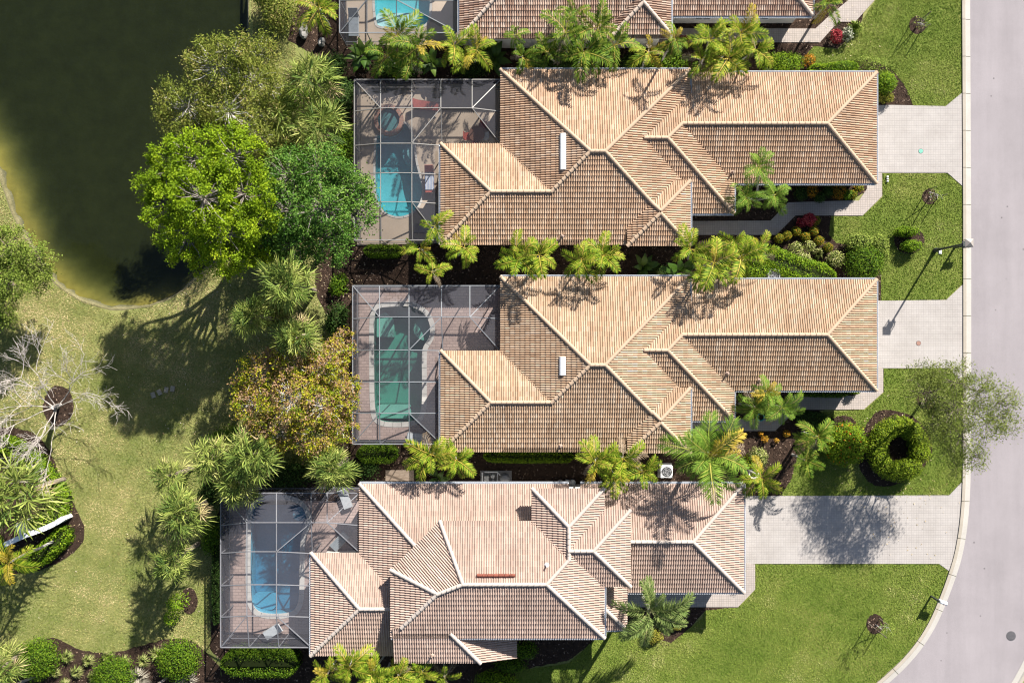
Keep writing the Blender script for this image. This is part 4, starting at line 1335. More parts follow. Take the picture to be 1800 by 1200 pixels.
broad_tree('paperbark_tree', 'olive tree with pale branches leaning over the pond', 'tree',
           [(330, 190, 7.0, 1.9), (385, 120, 7.6, 1.9), (400, 195, 7.2, 2.0), (352, 230, 6.4, 1.7), (445, 140, 6.4, 1.6), (408, 90, 8.4, 1.1), (460, 95, 6.0, 1.2), (430, 225, 5.6, 1.5), (475, 160, 5.0, 1.3), (465, 240, 4.6, 1.2)],
           P(462, 215), 'olive', 'pale_bark', 30000, 0.085, 21, tight=0.2, aspect=0.35, trunk_r=0.24, clus=50)
broad_tree('fig_tree', 'dense bright green tree at the pond edge', 'tree',
           [(300, 300, 8.7, 1.9), (345, 280, 9.5, 1.9), (410, 275, 9.5, 1.7), (295, 355, 8.5, 1.8), (360, 350, 10.1, 2.1), (430, 340, 9.1, 1.8), (330, 410, 8.5, 1.9), (395, 410, 8.9, 1.9), (445, 390, 8.3, 1.6), (370, 455, 7.5, 1.5), (400, 250, 9.1, 1.2), (285, 325, 7.9, 1.5), (450, 430, 6.6, 1.4), (420, 450, 6.6, 1.4)],
           P(455, 400), 'bright', 'grey_bark', 62000, 0.075, 22, tight=0.13, trunk_r=0.28, clus=52, twigs=True, up=0.5,
           split=lambda p, T, rg: T * 0.75 + 0.28 * np.clip((P(0, 385, 8.6).y - p[:, 1]) / 3.0, 0, 1) * rg.uniform(0, 1, len(T)))
broad_tree('oak_tree', 'blue green tree overhanging the aqua pool enclosure', 'tree',
           [(510, 310, 7.6, 1.7), (560, 300, 7.8, 1.7), (605, 320, 7.4, 1.6), (510, 370, 7.8, 1.8), (570, 365, 8.2, 2.0), (620, 375, 7.0, 1.5), (520, 425, 7.0, 1.5), (580, 420, 7.2, 1.6), (490, 400, 7.0, 1.3), (625, 345, 6.6, 1.3), (480, 435, 6.0, 1.2), (540, 445, 5.6, 1.2), (482, 350, 4.4, 1.5), (508, 308, 5.0, 1.6), (460, 388, 3.8, 1.3), (530, 330, 4.0, 1.5)],  # closing low lobes sit hidden inside the crown, added to shade the ground
           P(600, 400), 'bluegreen', 'grey_bark', 38000, 0.08, 23, tight=0.17, trunk_r=0.24, clus=60)
broad_tree('autumn_tree', 'yellow and russet tree beside the green pool enclosure', 'tree',
           [(460, 660, 5.0, 1.5), (515, 640, 5.4, 1.6), (570, 645, 5.0, 1.5), (600, 690, 4.8, 1.3), (455, 710, 5.0, 1.5), (515, 700, 5.8, 1.8), (570, 715, 5.2, 1.6), (490, 755, 4.8, 1.5), (550, 765, 4.8, 1.5), (595, 750, 4.2, 1.2), (590, 620, 4.2, 1.0), (435, 685, 4.2, 1.1), (600, 600, 3.6, 0.9)],
           P(545, 685), 'autumn', 'pale_bark', 36000, 0.078, 24, tight=0.15, trunk_r=0.2, clus=75)
broad_tree('round_tree', 'light green tree at the left edge by the pond', 'tree',
           [(20, 440, 4.6, 1.5), (60, 460, 4.4, 1.3), (15, 495, 4.6, 1.5), (-25, 460, 4.6, 1.6), (70, 490, 3.8, 1.0), (10, 540, 3.8, 1.2), (-20, 530, 4.2, 1.5)],
           P(20, 500), 'light', 'bark', 22000, 0.07, 25, tight=0.18, trunk_r=0.16, clus=50)
broad_tree('wispy_tree', 'sparse wispy tree leaning over the kerb and road', 'tree',
           [(1628, 690, 6.6, 1.32), (1678, 670, 7.0, 1.32), (1718, 690, 7.0, 1.32), (1758, 705, 6.8, 1.32), (1678, 720, 7.2, 1.54), (1733, 740, 6.8, 1.32), (1688, 770, 6.6, 1.32), (1648, 740, 6.2, 1.10), (1708, 800, 6.0, 0.99), (1768, 745, 6.4, 0.88), (1628, 660, 6.0, 0.88), (1650, 715, 6.2, 1.1), (1605, 665, 5.8, 0.8), (1655, 655, 6.2, 0.9), (1640, 760, 5.8, 0.8), (1625, 680, 6.0, 1.0), (1668, 790, 6.0, 0.9), (1683, 820, 5.6, 0.77)],
           P(1622, 702), 'wispy', 'bark', 24000, 0.075, 26, tight=0.26, aspect=0.28, trunk_r=0.11, clus=40, up=0.3)

def bare_tree():
    rg = np.random.default_rng(31)
    base = P(100, 714)
    t = thing('bare_tree', base, 'bare bleached white tree without leaves', 'tree')
    top = P(94, 716, 2.6)
    mb = MB()
    mb.tube([base - Vector((0, 0, .1)), base.lerp(top, .5) + Vector((.05, .03, 0)), top], [0.2, 0.16, 0.15], 8)
    mb.build('trunk', M['dead_wood'], t)
    mb = MB(); st = P(106, 711, 2.9)
    mb.tube([P(96, 714, 2.3), st], [0.13, 0.12], 7); mb.build('cut_stub', M['dead_wood'], t)
    def grow_(mb, a, d, L, r, dep):
        pts = [a]; p = Vector(a); dd = Vector(d).normalized()
        for k in range(4):
            dd = (dd + Vector(rg.normal(size=3)) * 0.16 + Vector((0, 0, 0.03))).normalized()
            p = p + dd * (L / 4); pts.append(p.copy())
            if dep > 0 and k >= 1 - (dep < 2):
                for _ in range(2 if rg.random() < 0.5 else 1):
                    nd = (dd + Vector(unit(rg, 1)[0]) * 0.75).normalized()
                    if nd.z < -0.1: nd.z *= -0.5
                    grow_(mb, p.copy(), nd, L * rg.uniform(0.45, 0.7), r * 0.55, dep - 1)
        mb.tube(pts, [max(0.008, r * (1 - 0.2 * k)) for k in range(5)], 5 if dep > 1 else 4, cap=False)
    for k in range(8):
        a = 2 * math.pi * k / 8 + rg.uniform(-.2, .2)
        mb = MB()
        grow_(mb, top - Vector((0, 0, rg.uniform(0, .6))), Vector((math.cos(a), math.sin(a), rg.uniform(0.2, 0.9))), rg.uniform(2.9, 4.0), 0.045, 3)
        mb.build('branch', M['dead_wood'], t)
bare_tree()

# ---------------------------------------------------------------- fan palms
def fan_palm_mesh(seed, n=48, R=2.1):
    rg = np.random.default_rng(seed); V = []; F = []; T = []
    def quad(a, b, c, d, t):
        k = len(V); V.extend([a, b, c, d]); F.append((k, k + 1, k + 2, k + 3)); T.append(t)
    for i in range(n):
        el = math.radians(80 - 118 * (i / n) ** 0.9 + rg.uniform(-16, 16)); az = i * 2.39996 + rg.uniform(-.6, .6)
        old = i / n
        d = np.array([math.cos(el) * math.cos(az), math.cos(el) * math.sin(az), math.sin(el)])
        side = np.array([-math.sin(az), math.cos(az), 0]); up = np.cross(d, side) * -1
        pl = R * rg.uniform(0.28, 0.58); tint = 0.18 + 0.3 * old ** 2 + rg.uniform(-.18, .45); tint = 0.95 if (old > .6 and rg.random() < .10) else tint
        rl = rg.uniform(-1.1, 1.1); side, up = side * math.cos(rl) + up * math.sin(rl), up * math.cos(rl) - side * math.sin(rl)
        o = np.array([0, 0, 0.0]); q = d * pl + np.array([0, 0, -0.06 * pl])
        quad(o - side * .02, o + side * .02, q + side * .015, q - side * .015, 0.5)
        ns = 14; fl = R * rg.uniform(0.34, 0.56)
        for s in range(ns):
            an = (s / (ns - 1) - 0.5) * math.radians(210)
            dd = d * math.cos(an) + side * math.sin(an)
            L = fl * (0.72 + 0.28 * math.cos(an * 0.7)) * rg.uniform(0.9, 1.1)
            w = 0.034 * R / 2
            pn = np.cross(dd, up); pn /= np.linalg.norm(pn); ra = (.75 if s % 2 else -.75) + rg.uniform(-.3, .3); pn = pn * math.cos(ra) + up * math.sin(ra)
            m = q + dd * L * 0.55 + up * 0.03 - np.array([0, 0, 0.05 * L])
            e = q + dd * L * 0.98 - np.array([0, 0, (0.22 + 0.12 * rg.random()) * L])
            tt = tint + rg.uniform(-.12, .12)
            quad(q, m - pn * w, e, m + pn * w, tt)
    return np.array(V), np.array(F), np.clip(np.array(T), 0, 1)
FAN = []
for s in range(6):
    V, F, T = fan_palm_mesh(40 + s, 42 + 3 * s)
    FAN.append(make_mesh('fan_palm_crown', V, F, FOL['sabal'], tint=T))
def trunk_tube(base, top, r, seed=0, n=8):
    mb = MB(); rg = random.Random(seed)
    pts = [Vector(base) - Vector((0, 0, .1))]
    for k in range(1, 6):
        t = k / 5
        pts.append(Vector(base).lerp(Vector(top), t) + Vector((rg.uniform(-.04, .04), rg.uniform(-.04, .04), 0)))
    mb.tube(pts, [r * (1.15 if k == 0 else 1.0) for k in range(6)], n)
    return mb
FANS = [
    (548, 137, 58, 5.2, 'fan palm nearest the top pool enclosure, above its neighbours'), (487, 197, 52, 4.8, 'fan palm at the left of the three beside the dark enclosure'),
    (563, 224, 58, 5.0, 'fan palm just above the blue green tree'), (500, 497, 62, 8.2, 'tall fan palm below the blue green tree'),
    (440, 555, 44, 6.0, 'small fan palm leaning over the shaded lawn'), (520, 590, 50, 7.0, 'fan palm directly above the yellow russet tree'),
    (298, 838, 42, 4.0, 'small fan palm standing out on the sunny lawn'), (372, 803, 50, 4.6, 'fan palm between the lawn and the blue pool palms'),
    (445, 800, 60, 5.6, 'largest fan palm above the blue pool'), (418, 850, 50, 4.4, 'fan palm drooping over the blue pool enclosure corner'),
    (585, 825, 50, 5.0, 'round fan palm at the corner of the pinkish roof'), (320, 903, 56, 5.4, 'fan palm casting its shadow left of the blue pool'),
    (303, 985, 48, 4.8, 'lowest fan palm on the lawn left of the blue pool'), (28, 868, 84, 6.0, 'wide fan palm behind the white wall at the left edge'),
    (2, 1172, 46, 3.0, 'yellowish fan palm in the bottom left corner'),
]
for i, (px, py, r, z, lb) in enumerate(FANS):
    c = P(px, py, z)
    t = thing('fan_palm', (c.x, c.y, 0), lb, 'palm', 'fan palms')
    trunk_tube((c.x, c.y, 0), c, 0.16, i).build('trunk', M['palm_trunk'], t)
    o = inst('crown', FAN[i % 6], t, c, (.1 * math.sin(i * 2.3), .1 * math.cos(i * 1.7), i * 1.9), [r * SCL * (1 - z / CAMH) / 2.0 * 1.08 * q for q in (1, .94 + .1 * math.sin(i), .95 + .15 * math.cos(i * 3))])

# ---------------------------------------------------------------- feather palms
def frond_mesh(seed, mname, elev, droop, n=24, ll=0.30, lw=0.018, plume=False):
    rg = np.random.default_rng(seed); V = []; F = []; T = []
    K = 9; pts = []; p = np.zeros(3); e = math.radians(elev)
    for k in range(K + 1):
        pts.append(p.copy()); p = p + np.array([math.cos(e), 0, math.sin(e)]) / K; e -= math.radians(droop) / K * (0.5 + 1.0 * k / K)
    pts = np.array(pts)
    def at(s):
        x = s * K; i = min(int(x), K - 1); t = x - i
        d = pts[i + 1] - pts[i]; return pts[i] * (1 - t) + pts[i + 1] * t, d / np.linalg.norm(d)
    for k in range(K):        # rachis
        a, b = pts[k], pts[k + 1]; w0 = 0.014 * (1 - k / K) + .003; w1 = 0.014 * (1 - (k + 1) / K) + .003
        i = len(V); V += [a + [0, -w0, .004], a + [0, w0, .004], b + [0, w1, .004], b + [0, -w1, .004]]; F.append((i, i + 1, i + 2, i + 3)); T.append(0.95)
    for j in range(n):
        s = 0.16 + 0.84 * (j + 0.5) / n
        q, d = at(s); y = np.array([0, 1.0, 0]); up = np.cross(d, y)
        if up[2] < 0: up = -up
        L = ll * math.sin(math.pi * (0.18 + 0.72 * s)) ** 0.8
        for sd in ((-1, 1) if not plume else (-1, 1, -.6, .6)):
            L_ = L * rg.uniform(0.85, 1.12)
            lift = 0.35 if not plume else rg.uniform(-.3, 1.1)
            dr = d * (0.55 + 0.5 * s) + y * sd * 1.0 + up * lift + rg.normal(size=3) * 0.08
            dr /= np.linalg.norm(dr)
            m = q + dr * L_ * 0.5; e_ = q + dr * L_ - np.array([0, 0, L_ * rg.uniform(0.25, 0.55)])
            w = lw * rg.uniform(.8, 1.2); wv = d * w
            tt = rg.uniform(0.15, 0.85)
            i = len(V); V += [q - wv * .5, m - wv, e_, m + wv]; F.append((i, i + 1, i + 2, i + 3)); T.append(tt)
    return make_mesh('palm_frond', np.array(V), np.array(F), FOL[mname], tint=np.clip(T, 0, 1))
FRM = {}
for nm, ll, lw, n, pl in (('areca', .33, .021, 28, False), ('arecadark', .34, .023, 26, False), ('queen', .33, .010, 58, False), ('foxtail', .25, .012, 60, True), ('yellowfrond', .30, .022, 20, False), ('deadfrond', .26, .014, 20, False)):
    FRM[nm] = [frond_mesh(60 + 7 * k + len(nm), nm, el, dr, n, ll, lw, pl) for k, (el, dr) in enumerate(((72, 75), (52, 85), (30, 85), (12, 75), (-8, 60)))]
def feather_palm(name, label, heads, kind, seed, trunk='grey_trunk', tr=0.07, group=None, lean=None, yellow=0.06, flat=False):
    rg = random.Random(seed)
    h0 = heads[0]; c0 = P(h0[0], h0[1], h0[2])
    cs = [P(h[0], h[1], h[2]) for h in heads]
    bx = sum(c.x for c in cs) / len(cs); by = sum(c.y for c in cs) / len(cs)
    t = thing(name, (bx, by, 0), label, 'palm', group)
    for q, h in enumerate(heads):
        c = cs[q]; L = h[3]; n = h[4]
        b = (c.x * .6 + bx * .4, c.y * .6 + by * .4, 0) if lean is None else (P(*lean).x, P(*lean).y, 0)
        trunk_tube(b, c, tr, seed + q, 6).build('trunk', M[trunk], t)
        a0 = rg.uniform(0, 6.28)
        for k in range(n):
            lv = k / n
            vi = min(4, int((0.9 + 3.9 * lv) if flat else (0.2 + 4.6 * lv)))
            me = FRM['yellowfrond' if rg.random() < yellow else kind][vi]
            sc = L * rg.uniform(0.7, 1.18) * (0.85 if vi == 0 else 1.0)
            if vi >= 3 and rg.random() < 0.16: me = FRM['deadfrond'][4]
            inst('frond', me, t, c, (rg.uniform(-.5, .5), rg.uniform(-.22, .22), a0 + k * 2.39996 + rg.uniform(-.2, .2)), sc)
    return t
G1 = 'palms in the gap above the aqua pool house'; G2 = 'palms in the gap between the two peach roofs'; G3 = 'palms in the gap above the pinkish roof'; G4 = 'palms along the bottom edge'
FP = [
    ('areca_palm', 'palm clump overlapping the corner of the topmost enclosure', [(700, 62, 4.4, 1.8, 10), (735, 82, 4.2, 1.7, 9), (680, 98, 3.4, 1.6, 9), (722, 108, 3.6, 1.5, 8)], 'arecadark', G1),
    ('areca_palm', 'short palm clump just right of the topmost enclosure', [(798, 82, 4.0, 1.5, 9), (838, 88, 3.8, 1.5, 8), (815, 105, 3.2, 1.3, 7)], 'areca', G1),
    ('areca_palm', 'narrow palm in front of the brown roof edge', [(906, 62, 4.4, 1.0, 8), (918, 100, 3.4, 1.3, 9)], 'arecadark', G1),
    ('areca_palm', 'widest palm clump between the brown and peach roofs', [(995, 58, 5.0, 1.9, 10), (1050, 48, 5.2, 1.9, 10), (1025, 92, 4.8, 1.9, 11), (1080, 80, 4.6, 1.6, 9), (962, 92, 4.0, 1.5, 8), (1010, 25, 4.8, 1.3, 7)], 'arecadark', G1),
    ('areca_palm', 'low yellowish palm beside the leaning trunk', [(1140, 92, 3.4, 1.5, 9)], 'areca', G1),
    ('areca_palm', 'lush round palm clump above the garage roof valley', [(1248, 70, 4.9, 1.8, 11), (1302, 58, 5.1, 1.8, 11), (1280, 102, 4.9, 1.8, 11), (1328, 88, 4.5, 1.4, 9), (1232, 105, 4.4, 1.3, 8)], 'areca', G1),
    ('areca_palm', 'bright green palm by the top edge near the pond', [(560, 14, 3.4, 1.7, 13)], 'areca', None),
    ('areca_palm', 'dark palm beside the path at the top edge', [(1455, 8, 2.6, 1.5, 12)], 'arecadark', None),
    ('areca_palm', 'straggly palm overlapping the dark enclosure bottom corner', [(765, 398, 5.4, 1.4, 7), (738, 438, 5.0, 1.3, 7), (816, 436, 4.8, 1.5, 9), (760, 478, 4.8, 1.2, 7)], 'areca', G2),
    ('areca_palm', 'left palm of the matching pair below the large peach roof', [(912, 455, 5.0, 1.7, 9), (948, 448, 5.2, 1.6, 9)], 'areca', G2),
    ('areca_palm', 'right palm of the matching pair below the large peach roof', [(1022, 458, 5.2, 1.6, 9), (1058, 450, 5.0, 1.6, 9)], 'areca', G2),
    ('areca_palm', 'shaggy palm clump between the two garage wings', [(1213, 438, 5.0, 1.7, 9), (1255, 462, 5.2, 1.8, 10), (1302, 452, 5.0, 1.8, 10), (1332, 440, 4.6, 1.5, 8), (1232, 486, 5.0, 1.4, 8), (1290, 425, 4.4, 1.4, 7)], 'areca', G2),
    ('areca_palm', 'palm clump at the bottom corner of the green pool enclosure', [(758, 798, 4.2, 1.8, 11), (802, 808, 4.0, 1.7, 10)], 'areca', G3),
    ('areca_palm', 'bushy palm clump over the pinkish roof ridge valley', [(1045, 812, 4.6, 1.7, 10), (1095, 805, 4.8, 1.7, 11), (1130, 828, 4.4, 1.5, 9), (1080, 836, 4.4, 1.4, 9)], 'areca', G3),
    ('areca_palm', 'small palm at the corner of the long driveway', [(1338, 838, 3.6, 1.6, 10)], 'areca', None),
    ('areca_palm', 'broad leaved palm left of the round flowering bush', [(1437, 768, 3.2, 1.5, 11)], 'arecadark', None),
    ('areca_palm', 'lower palm left of the round flowering bush', [(1416, 808, 2.8, 1.3, 10)], 'arecadark', None),
    ('areca_palm', 'leftmost palm clump along the bottom edge', [(575, 1182, 4.0, 1.6, 9), (615, 1172, 4.2, 1.7, 10)], 'areca', G4),
    ('areca_palm', 'middle palm clump along the bottom edge', [(655, 1180, 4.2, 1.7, 10), (700, 1188, 4.0, 1.7, 10), (668, 1210, 4.0, 1.5, 8)], 'areca', G4),
    ('areca_palm', 'right palm clump along the bottom edge', [(742, 1180, 3.8, 1.5, 9), (782, 1188, 3.4, 1.3, 8)], 'areca', G4),
    ('areca_palm', 'yellowish palm at the left edge below the white wall', [(18, 985, 6.0, 2.0, 11)], 'areca', None),
]
for i, (nm, lb, hd, kd, gp) in enumerate(FP):
    feather_palm(nm, lb, hd, kd, 200 + i * 11, group=gp, tr=0.06 if len(hd) > 1 else 0.09, yellow=0.28 if 'yellowish' in lb else 0.06)
feather_palm('leaning_palm', 'single palm with a long leaning pale trunk over the roof', [(1186, 70, 6.2, 1.15, 9)], 'arecadark', 501, lean=(1160, 112), tr=0.07)
feather_palm('queen_palm', 'big feathery palm between green pool house and long driveway', [(1247, 800, 6.0, 2.9, 20)], 'queen', 502, tr=0.14, yellow=0.1)
feather_palm('foxtail_palm', 'plumed palm in front of the pinkish house entry', [(1143, 1072, 5.6, 2.8, 11)], 'foxtail', 503, tr=0.14, yellow=0.0, flat=True)
for k, (h_, lb) in enumerate((((1333, 294, 5.2, 1.2, 13), 'top palm of the three beside the garage roof with gutter'), ((1311, 347, 4.6, 1.3, 13), 'left palm of the three beside the garage roof with gutter'), ((1361, 344, 4.4, 1.3, 13), 'right palm of the three beside the garage roof with gutter'))):
    feather_palm('entry_palm', lb, [h_], 'queen', 510 + k, lean=(1330, 352), tr=0.08, group='palms at the entry of the aqua pool house', yellow=0.0)
for k, (h_, lb) in enumerate((((1346, 690, 4.6, 1.25, 13), 'yellower upper palm above the teal flower pot'), ((1326, 716, 4.0, 1.45, 14), 'left palm above the teal flower pot'), ((1374, 716, 4.0, 1.5, 14), 'right palm above the teal flower pot'))):
    feather_palm('entry_palm', lb, [h_], 'queen', 520 + k, tr=0.08, group='palms at the entry of the green pool house', yellow=0.5 if k == 0 else 0)

# paddle leaved plants
def paddle_mesh(seed):
    rg = np.random.default_rng(seed); V = []; F = []; T = []
    K = 7; e = math.radians(rg.uniform(35, 70)); p = np.zeros(3); tt = rg.uniform(.2, .9)
    W = [0.012, 0.012, .09, .15, .16, .12, .06, .0]
    for k in range(K + 1):
        dz = 0.03 * (W[k] / .16)
        V += [p + [0, -W[k], -dz], p + [0, 0, 0.0], p + [0, W[k], -dz]]
        p = p + np.array([math.cos(e), 0, math.sin(e)]) / K; e -= math.radians(14 if k > 1 else 4)
    for k in range(K):
        a = k * 3; F += [(a, a + 3, a + 4, a + 1), (a + 1, a + 4, a + 5, a + 2)]; T += [tt, tt + .1]
    return make_mesh('paddle_leaf', np.array(V), np.array(F), FOL['paddle'], tint=np.clip(T, 0, 1))
PAD = [paddle_mesh(s) for s in range(5)]
for i, (px, py, z, L, n, lb) in enumerate([
    (640, 98, 2.2, 1.55, 17, 'paddle leaved plant at the corner below the topmost enclosure'), (760, 112, 1.6, 1.5, 14, 'paddle leaved plant in the dark gap right of the enclosure palms'),
    (868, 105, 1.6, 1.5, 14, 'paddle leaved plant between short palm clump and narrow palm'), (940, 115, 1.4, 1.6, 9, 'paddle leaved plant left of the widest palm clump'),
    (1195, 478, 2.0, 1.6, 11, 'dark paddle leaved plant left of the shaggy palm clump'), (1130, 470, 1.2, 1.3, 9, 'low leafy plant in the shade between the peach roofs'),
    (770, 840, 1.4, 1.3, 9, 'low leafy plant under the palm by the pinkish roof')]):
    c = P(px, py, z * .4)
    t = thing('paddle_plant', (c.x, c.y, 0), lb, 'plant', 'paddle leaved plants')
    mb = MB()
    for k in range(4):
        mb.tube([(c.x + .08 * math.cos(k * 1.6), c.y + .08 * math.sin(k * 1.6), -.05), (c.x + .15 * math.cos(k * 1.6), c.y + .15 * math.sin(k * 1.6), z * .4)], .05, 5)
    mb.build('stem', M['bark'], t)
    rg = random.Random(i)
    for k in range(n):
        inst('leaf', PAD[(i + k) % 5], t, (c.x, c.y, z * .4 + rg.uniform(-.2, .2)), (0, rg.uniform(-.3, .3), k * 2.4 + rg.uniform(-.3, .3)), L * rg.uniform(.7, 1.1))

# ---------------------------------------------------------------- shrubs and hedges
def ell_core(mb, c, r, n=10):
    prof = [(0.02, -0.9)] + [(math.cos(a), math.sin(a)) for a in np.linspace(-1.0, 1.35, 7)] + [(0.02, 1.0)]
    vs_ = []; fs_ = []
    for (pr, pz) in prof:
        for k in range(n):
            a = 2 * math.pi * k / n
            vs_.append(Vector((c[0] + pr * r[0] * math.cos(a), c[1] + pr * r[1] * math.sin(a), max(0.0, c[2] + pz * r[2]))))
    for i in range(len(prof) - 1):
        for k in range(n): fs_.append((i * n + k, i * n + (k + 1) % n, (i + 1) * n + (k + 1) % n, (i + 1) * n + k))
    mb.add(vs_, fs_)
M['core'] = plain('hedge_core', (.02, .028, .008), rough=0.95, spec=0.05)  # near-black filler for the inside of shrubs and hedges
def shrub(name, label, ells, kind, seed, size=0.05, dens=420, group=None, cat='shrub', core=True, jit=0.12):
    """ells: (px, py, rx px, ry px, height m)"""
    rg = np.random.default_rng(seed); Vs, Ns = [], []
    E = []
    for (px, py, rx, ry, h) in ells:
        c = P(px, py, h * 0.6); E.append((np.array([c.x, c.y, h * 0.5]), np.array([rx * SCL, ry * SCL, h * 0.52])))
    base = Vector((sum(e[0][0] for e in E) / len(E), sum(e[0][1] for e in E) / len(E), 0))
    t = thing(name, base, label, cat, group)
    for c, r in E:
        ar = math.pi * r[0] * r[1] + math.pi * (r[0] + r[1]) * r[2]
        k = max(40, int(dens * ar)); d = unit(rg, k); d[:, 2] = np.where(d[:, 2] < -0.5, -d[:, 2], d[:, 2])
        lump = 1 + 0.07 * np.sin(d[:, 0] * 7 + seed) * np.sin(d[:, 1] * 6 + 2) + rg.normal(size=k) * jit
        p = c + d * r * lump[:, None]; p[:, 2] = np.maximum(p[:, 2], 0.03)
        Vs.append(p); Ns.append(d)
    p = np.concatenate(Vs); d = np.concatenate(Ns); k = len(p)
    V, F = leaf_quads(p, d * 0.8 + unit(rg, k) * 0.75 + np.array([0, 0, .3]), size, rg, 0.5, .1)
    T = rg.uniform(0, 1, k)
    if core:
        mb = MB()
        for c, r in E: ell_core(mb, c, r * 0.84)
        mb.build('branches', M['core'], t)  # solid dark core added under the leaves to block the view through
    obj('foliage', V, F, FOL[kind], t, tint=T)
    return t
def hedge(name, label, line, w, h, kind, seed, size=0.05, dens=300, closed=False, group=None, round_=0.5):
    """clipped hedge following a px line; rounded section"""
    rg = np.random.default_rng(seed)
    L = [P(x, y, h * .6) for x, y in line]; L = [Vector((p.x, p.y)) for p in L]
    if closed: L.append(L[0])
    R_ = resample(L, 0.18)
    tot = len(R_)
    base = Vector((R_[tot // 2].x, R_[tot // 2].y, 0)); t = thing(name, base, label, 'hedge', group)
    k = int(dens * tot * 0.18 * (w + 2 * h))
    i = rg.integers(0, tot - 1, k); f = rg.uniform(0, 1, k)
    A = np.array([tuple(p) for p in R_]); q = A[i] * (1 - f[:, None]) + A[i + 1] * f[:, None]
    tg = A[np.minimum(i + 1, tot - 1)] - A[np.maximum(i - 1, 0)]; tg /= (np.linalg.norm(tg, axis=1, keepdims=True) + 1e-9)
    nr = np.stack([-tg[:, 1], tg[:, 0]], 1)
    an = rg.uniform(-0.15, np.pi + 0.15, k)
    sx = np.sign(np.cos(an)) * np.abs(np.cos(an)) ** round_; sz = np.sign(np.sin(an)) * np.abs(np.sin(an)) ** round_
    lump = 1 + rg.normal(size=k) * .07
    endf = np.ones(k)
    if not closed:
        dist = np.minimum(i + f, tot - 1 - i - f) * 0.18; endf = np.sqrt(np.clip(dist / (w * .45), 0.02, 1))
    off = sx * w / 2 * lump * endf
    p = np.stack([q[:, 0] + nr[:, 0] * off, q[:, 1] + nr[:, 1] * off, np.maximum(0.03, h * (0.06 + 0.94 * np.clip(sz, 0, 1)) * lump)], 1)
    nn = np.stack([nr[:, 0] * np.cos(an), nr[:, 1] * np.cos(an), np.sin(an)], 1)
    V, F = leaf_quads(p, nn * .8 + unit(rg, k) * .7, size, rg, .5, .1)
    mb = MB(); vs_ = []; n_ = tot
    for j in range(0, n_):
        tt = (A[min(j + 1, n_ - 1)] - A[max(j - 1, 0)]); tt = tt / (np.linalg.norm(tt) + 1e-9); nq = np.array([-tt[1], tt[0]])
        ef = 1.0 if closed else math.sqrt(min(1, max(.05, min(j, n_ - 1 - j) * .18 / (w * .45))))
        for s_, z in ((-.44, 0), (-.40, h * .7), (-.2, h * .88), (.2, h * .88), (.40, h * .7), (.44, 0)):
            vs_.append(Vector((A[j][0] + nq[0] * s_ * w * ef, A[j][1] + nq[1] * s_ * w * ef, z)))
    fs_ = [(j * 6 + r, j * 6 + r + 1, j * 6 + r + 7, j * 6 + r + 6) for j in range(n_ - 1) for r in range(5)]
    mb.add(vs_, fs_); mb.build('branches', M['core'], t)  # solid dark core added inside the hedge, no separate twigs
    obj('foliage', V, F, FOL[kind], t, tint=rg.uniform(0, 1, k))
    return t
def tuft(name, label, px, py, r, h, kind, seed, n=120, group=None, cat='grass tuft', w=0.02):
    rg = np.random.default_rng(seed); c = P(px, py, h * .3)
    a = rg.uniform(0, 6.28, n); rr = r * SCL * rg.uniform(.45, 1.05, n); hh = h * rg.uniform(.5, 1, n)
    b0 = rg.uniform(0, .12, n)
    ca, sa = np.cos(a), np.sin(a); w_ = w * rg.uniform(.7, 1.3, n)
    Z = np.zeros(n)
    p0 = np.stack([c.x + ca * b0, c.y + sa * b0, Z], 1); p1 = np.stack([c.x + ca * rr * .55, c.y + sa * rr * .55, hh], 1); p2 = np.stack([c.x + ca * rr, c.y + sa * rr, hh * .55], 1)
    s = np.stack([-sa * w_, ca * w_, Z], 1)
    V = np.stack([p0 - s * .6, p0 + s * .6, p1 + s, p1 - s, p2], 1).reshape(-1, 3)
    o = np.arange(n) * 5
    F = np.concatenate([np.stack([o, o + 1, o + 2, o + 3], 1), np.stack([o + 3, o + 2, o + 4, o + 4], 1)])
    off = Vector((c.x, c.y, 0))
    me = make_mesh(name, [tuple(Vector(v) - off) for v in V], [tuple(q) if q[2] != q[3] else tuple(q[:3]) for q in F.tolist()], FOL[kind], tint=np.tile(rg.uniform(0, 1, n), 2))
    ob = link(name, me); ob.location = off
    return setp(ob, label, cat, group)

# ring shaped hedge, round bushes and hedges along the road
ringpts = [(1580 + 38 * math.cos(a), 789 + 40 * math.sin(a)) for a in np.linspace(math.radians(52), math.radians(370), 46)]
shrub('ring_hedge', 'large ring shaped clipped hedge near the road', [(x, y, 17.5, 17.5, 1.4 + .12 * math.sin(k * 1.7)) for k, (x, y) in enumerate(ringpts[::3])], 'ringhedge', 71, 0.055, 230, cat='hedge', jit=.07)
shrub('round_bush', 'round green bush dotted with orange flowers', [(1487, 780, 34, 34, 1.7)], 'flowerbush', 72, 0.07, 420)
shrub('clipped_hedge', 'upper clipped half round hedge on the mulch circle', [(1594, 407, 20, 9, 1.0)], 'limehedge', 73, 0.05, 420, 'clipped half round hedges')
shrub('clipped_hedge', 'lower clipped half round hedge on the mulch circle', [(1603, 432, 17, 10, 1.0)], 'limehedge', 74, 0.05, 420, 'clipped half round hedges')
shrub('big_shrub', 'large leafy shrub at the lamp lawn corner', [(1520, 462, 30, 30, 2.0)], 'hedge', 75, 0.06, 260)
shrub('flowering_shrub', 'pale flowering shrub above the large leafy shrub', [(1512, 428, 24, 18, 1.4), (1545, 430, 16, 18, 1.3), (1552, 448, 10, 14, 1.0)], 'light', 76, 0.065, 220)
shrub('variegated_shrub', 'yellow variegated shrub left of the large leafy shrub', [(1470, 455, 14, 14, 0.9)], 'variegated', 77, 0.06, 260, 'variegated shrubs')
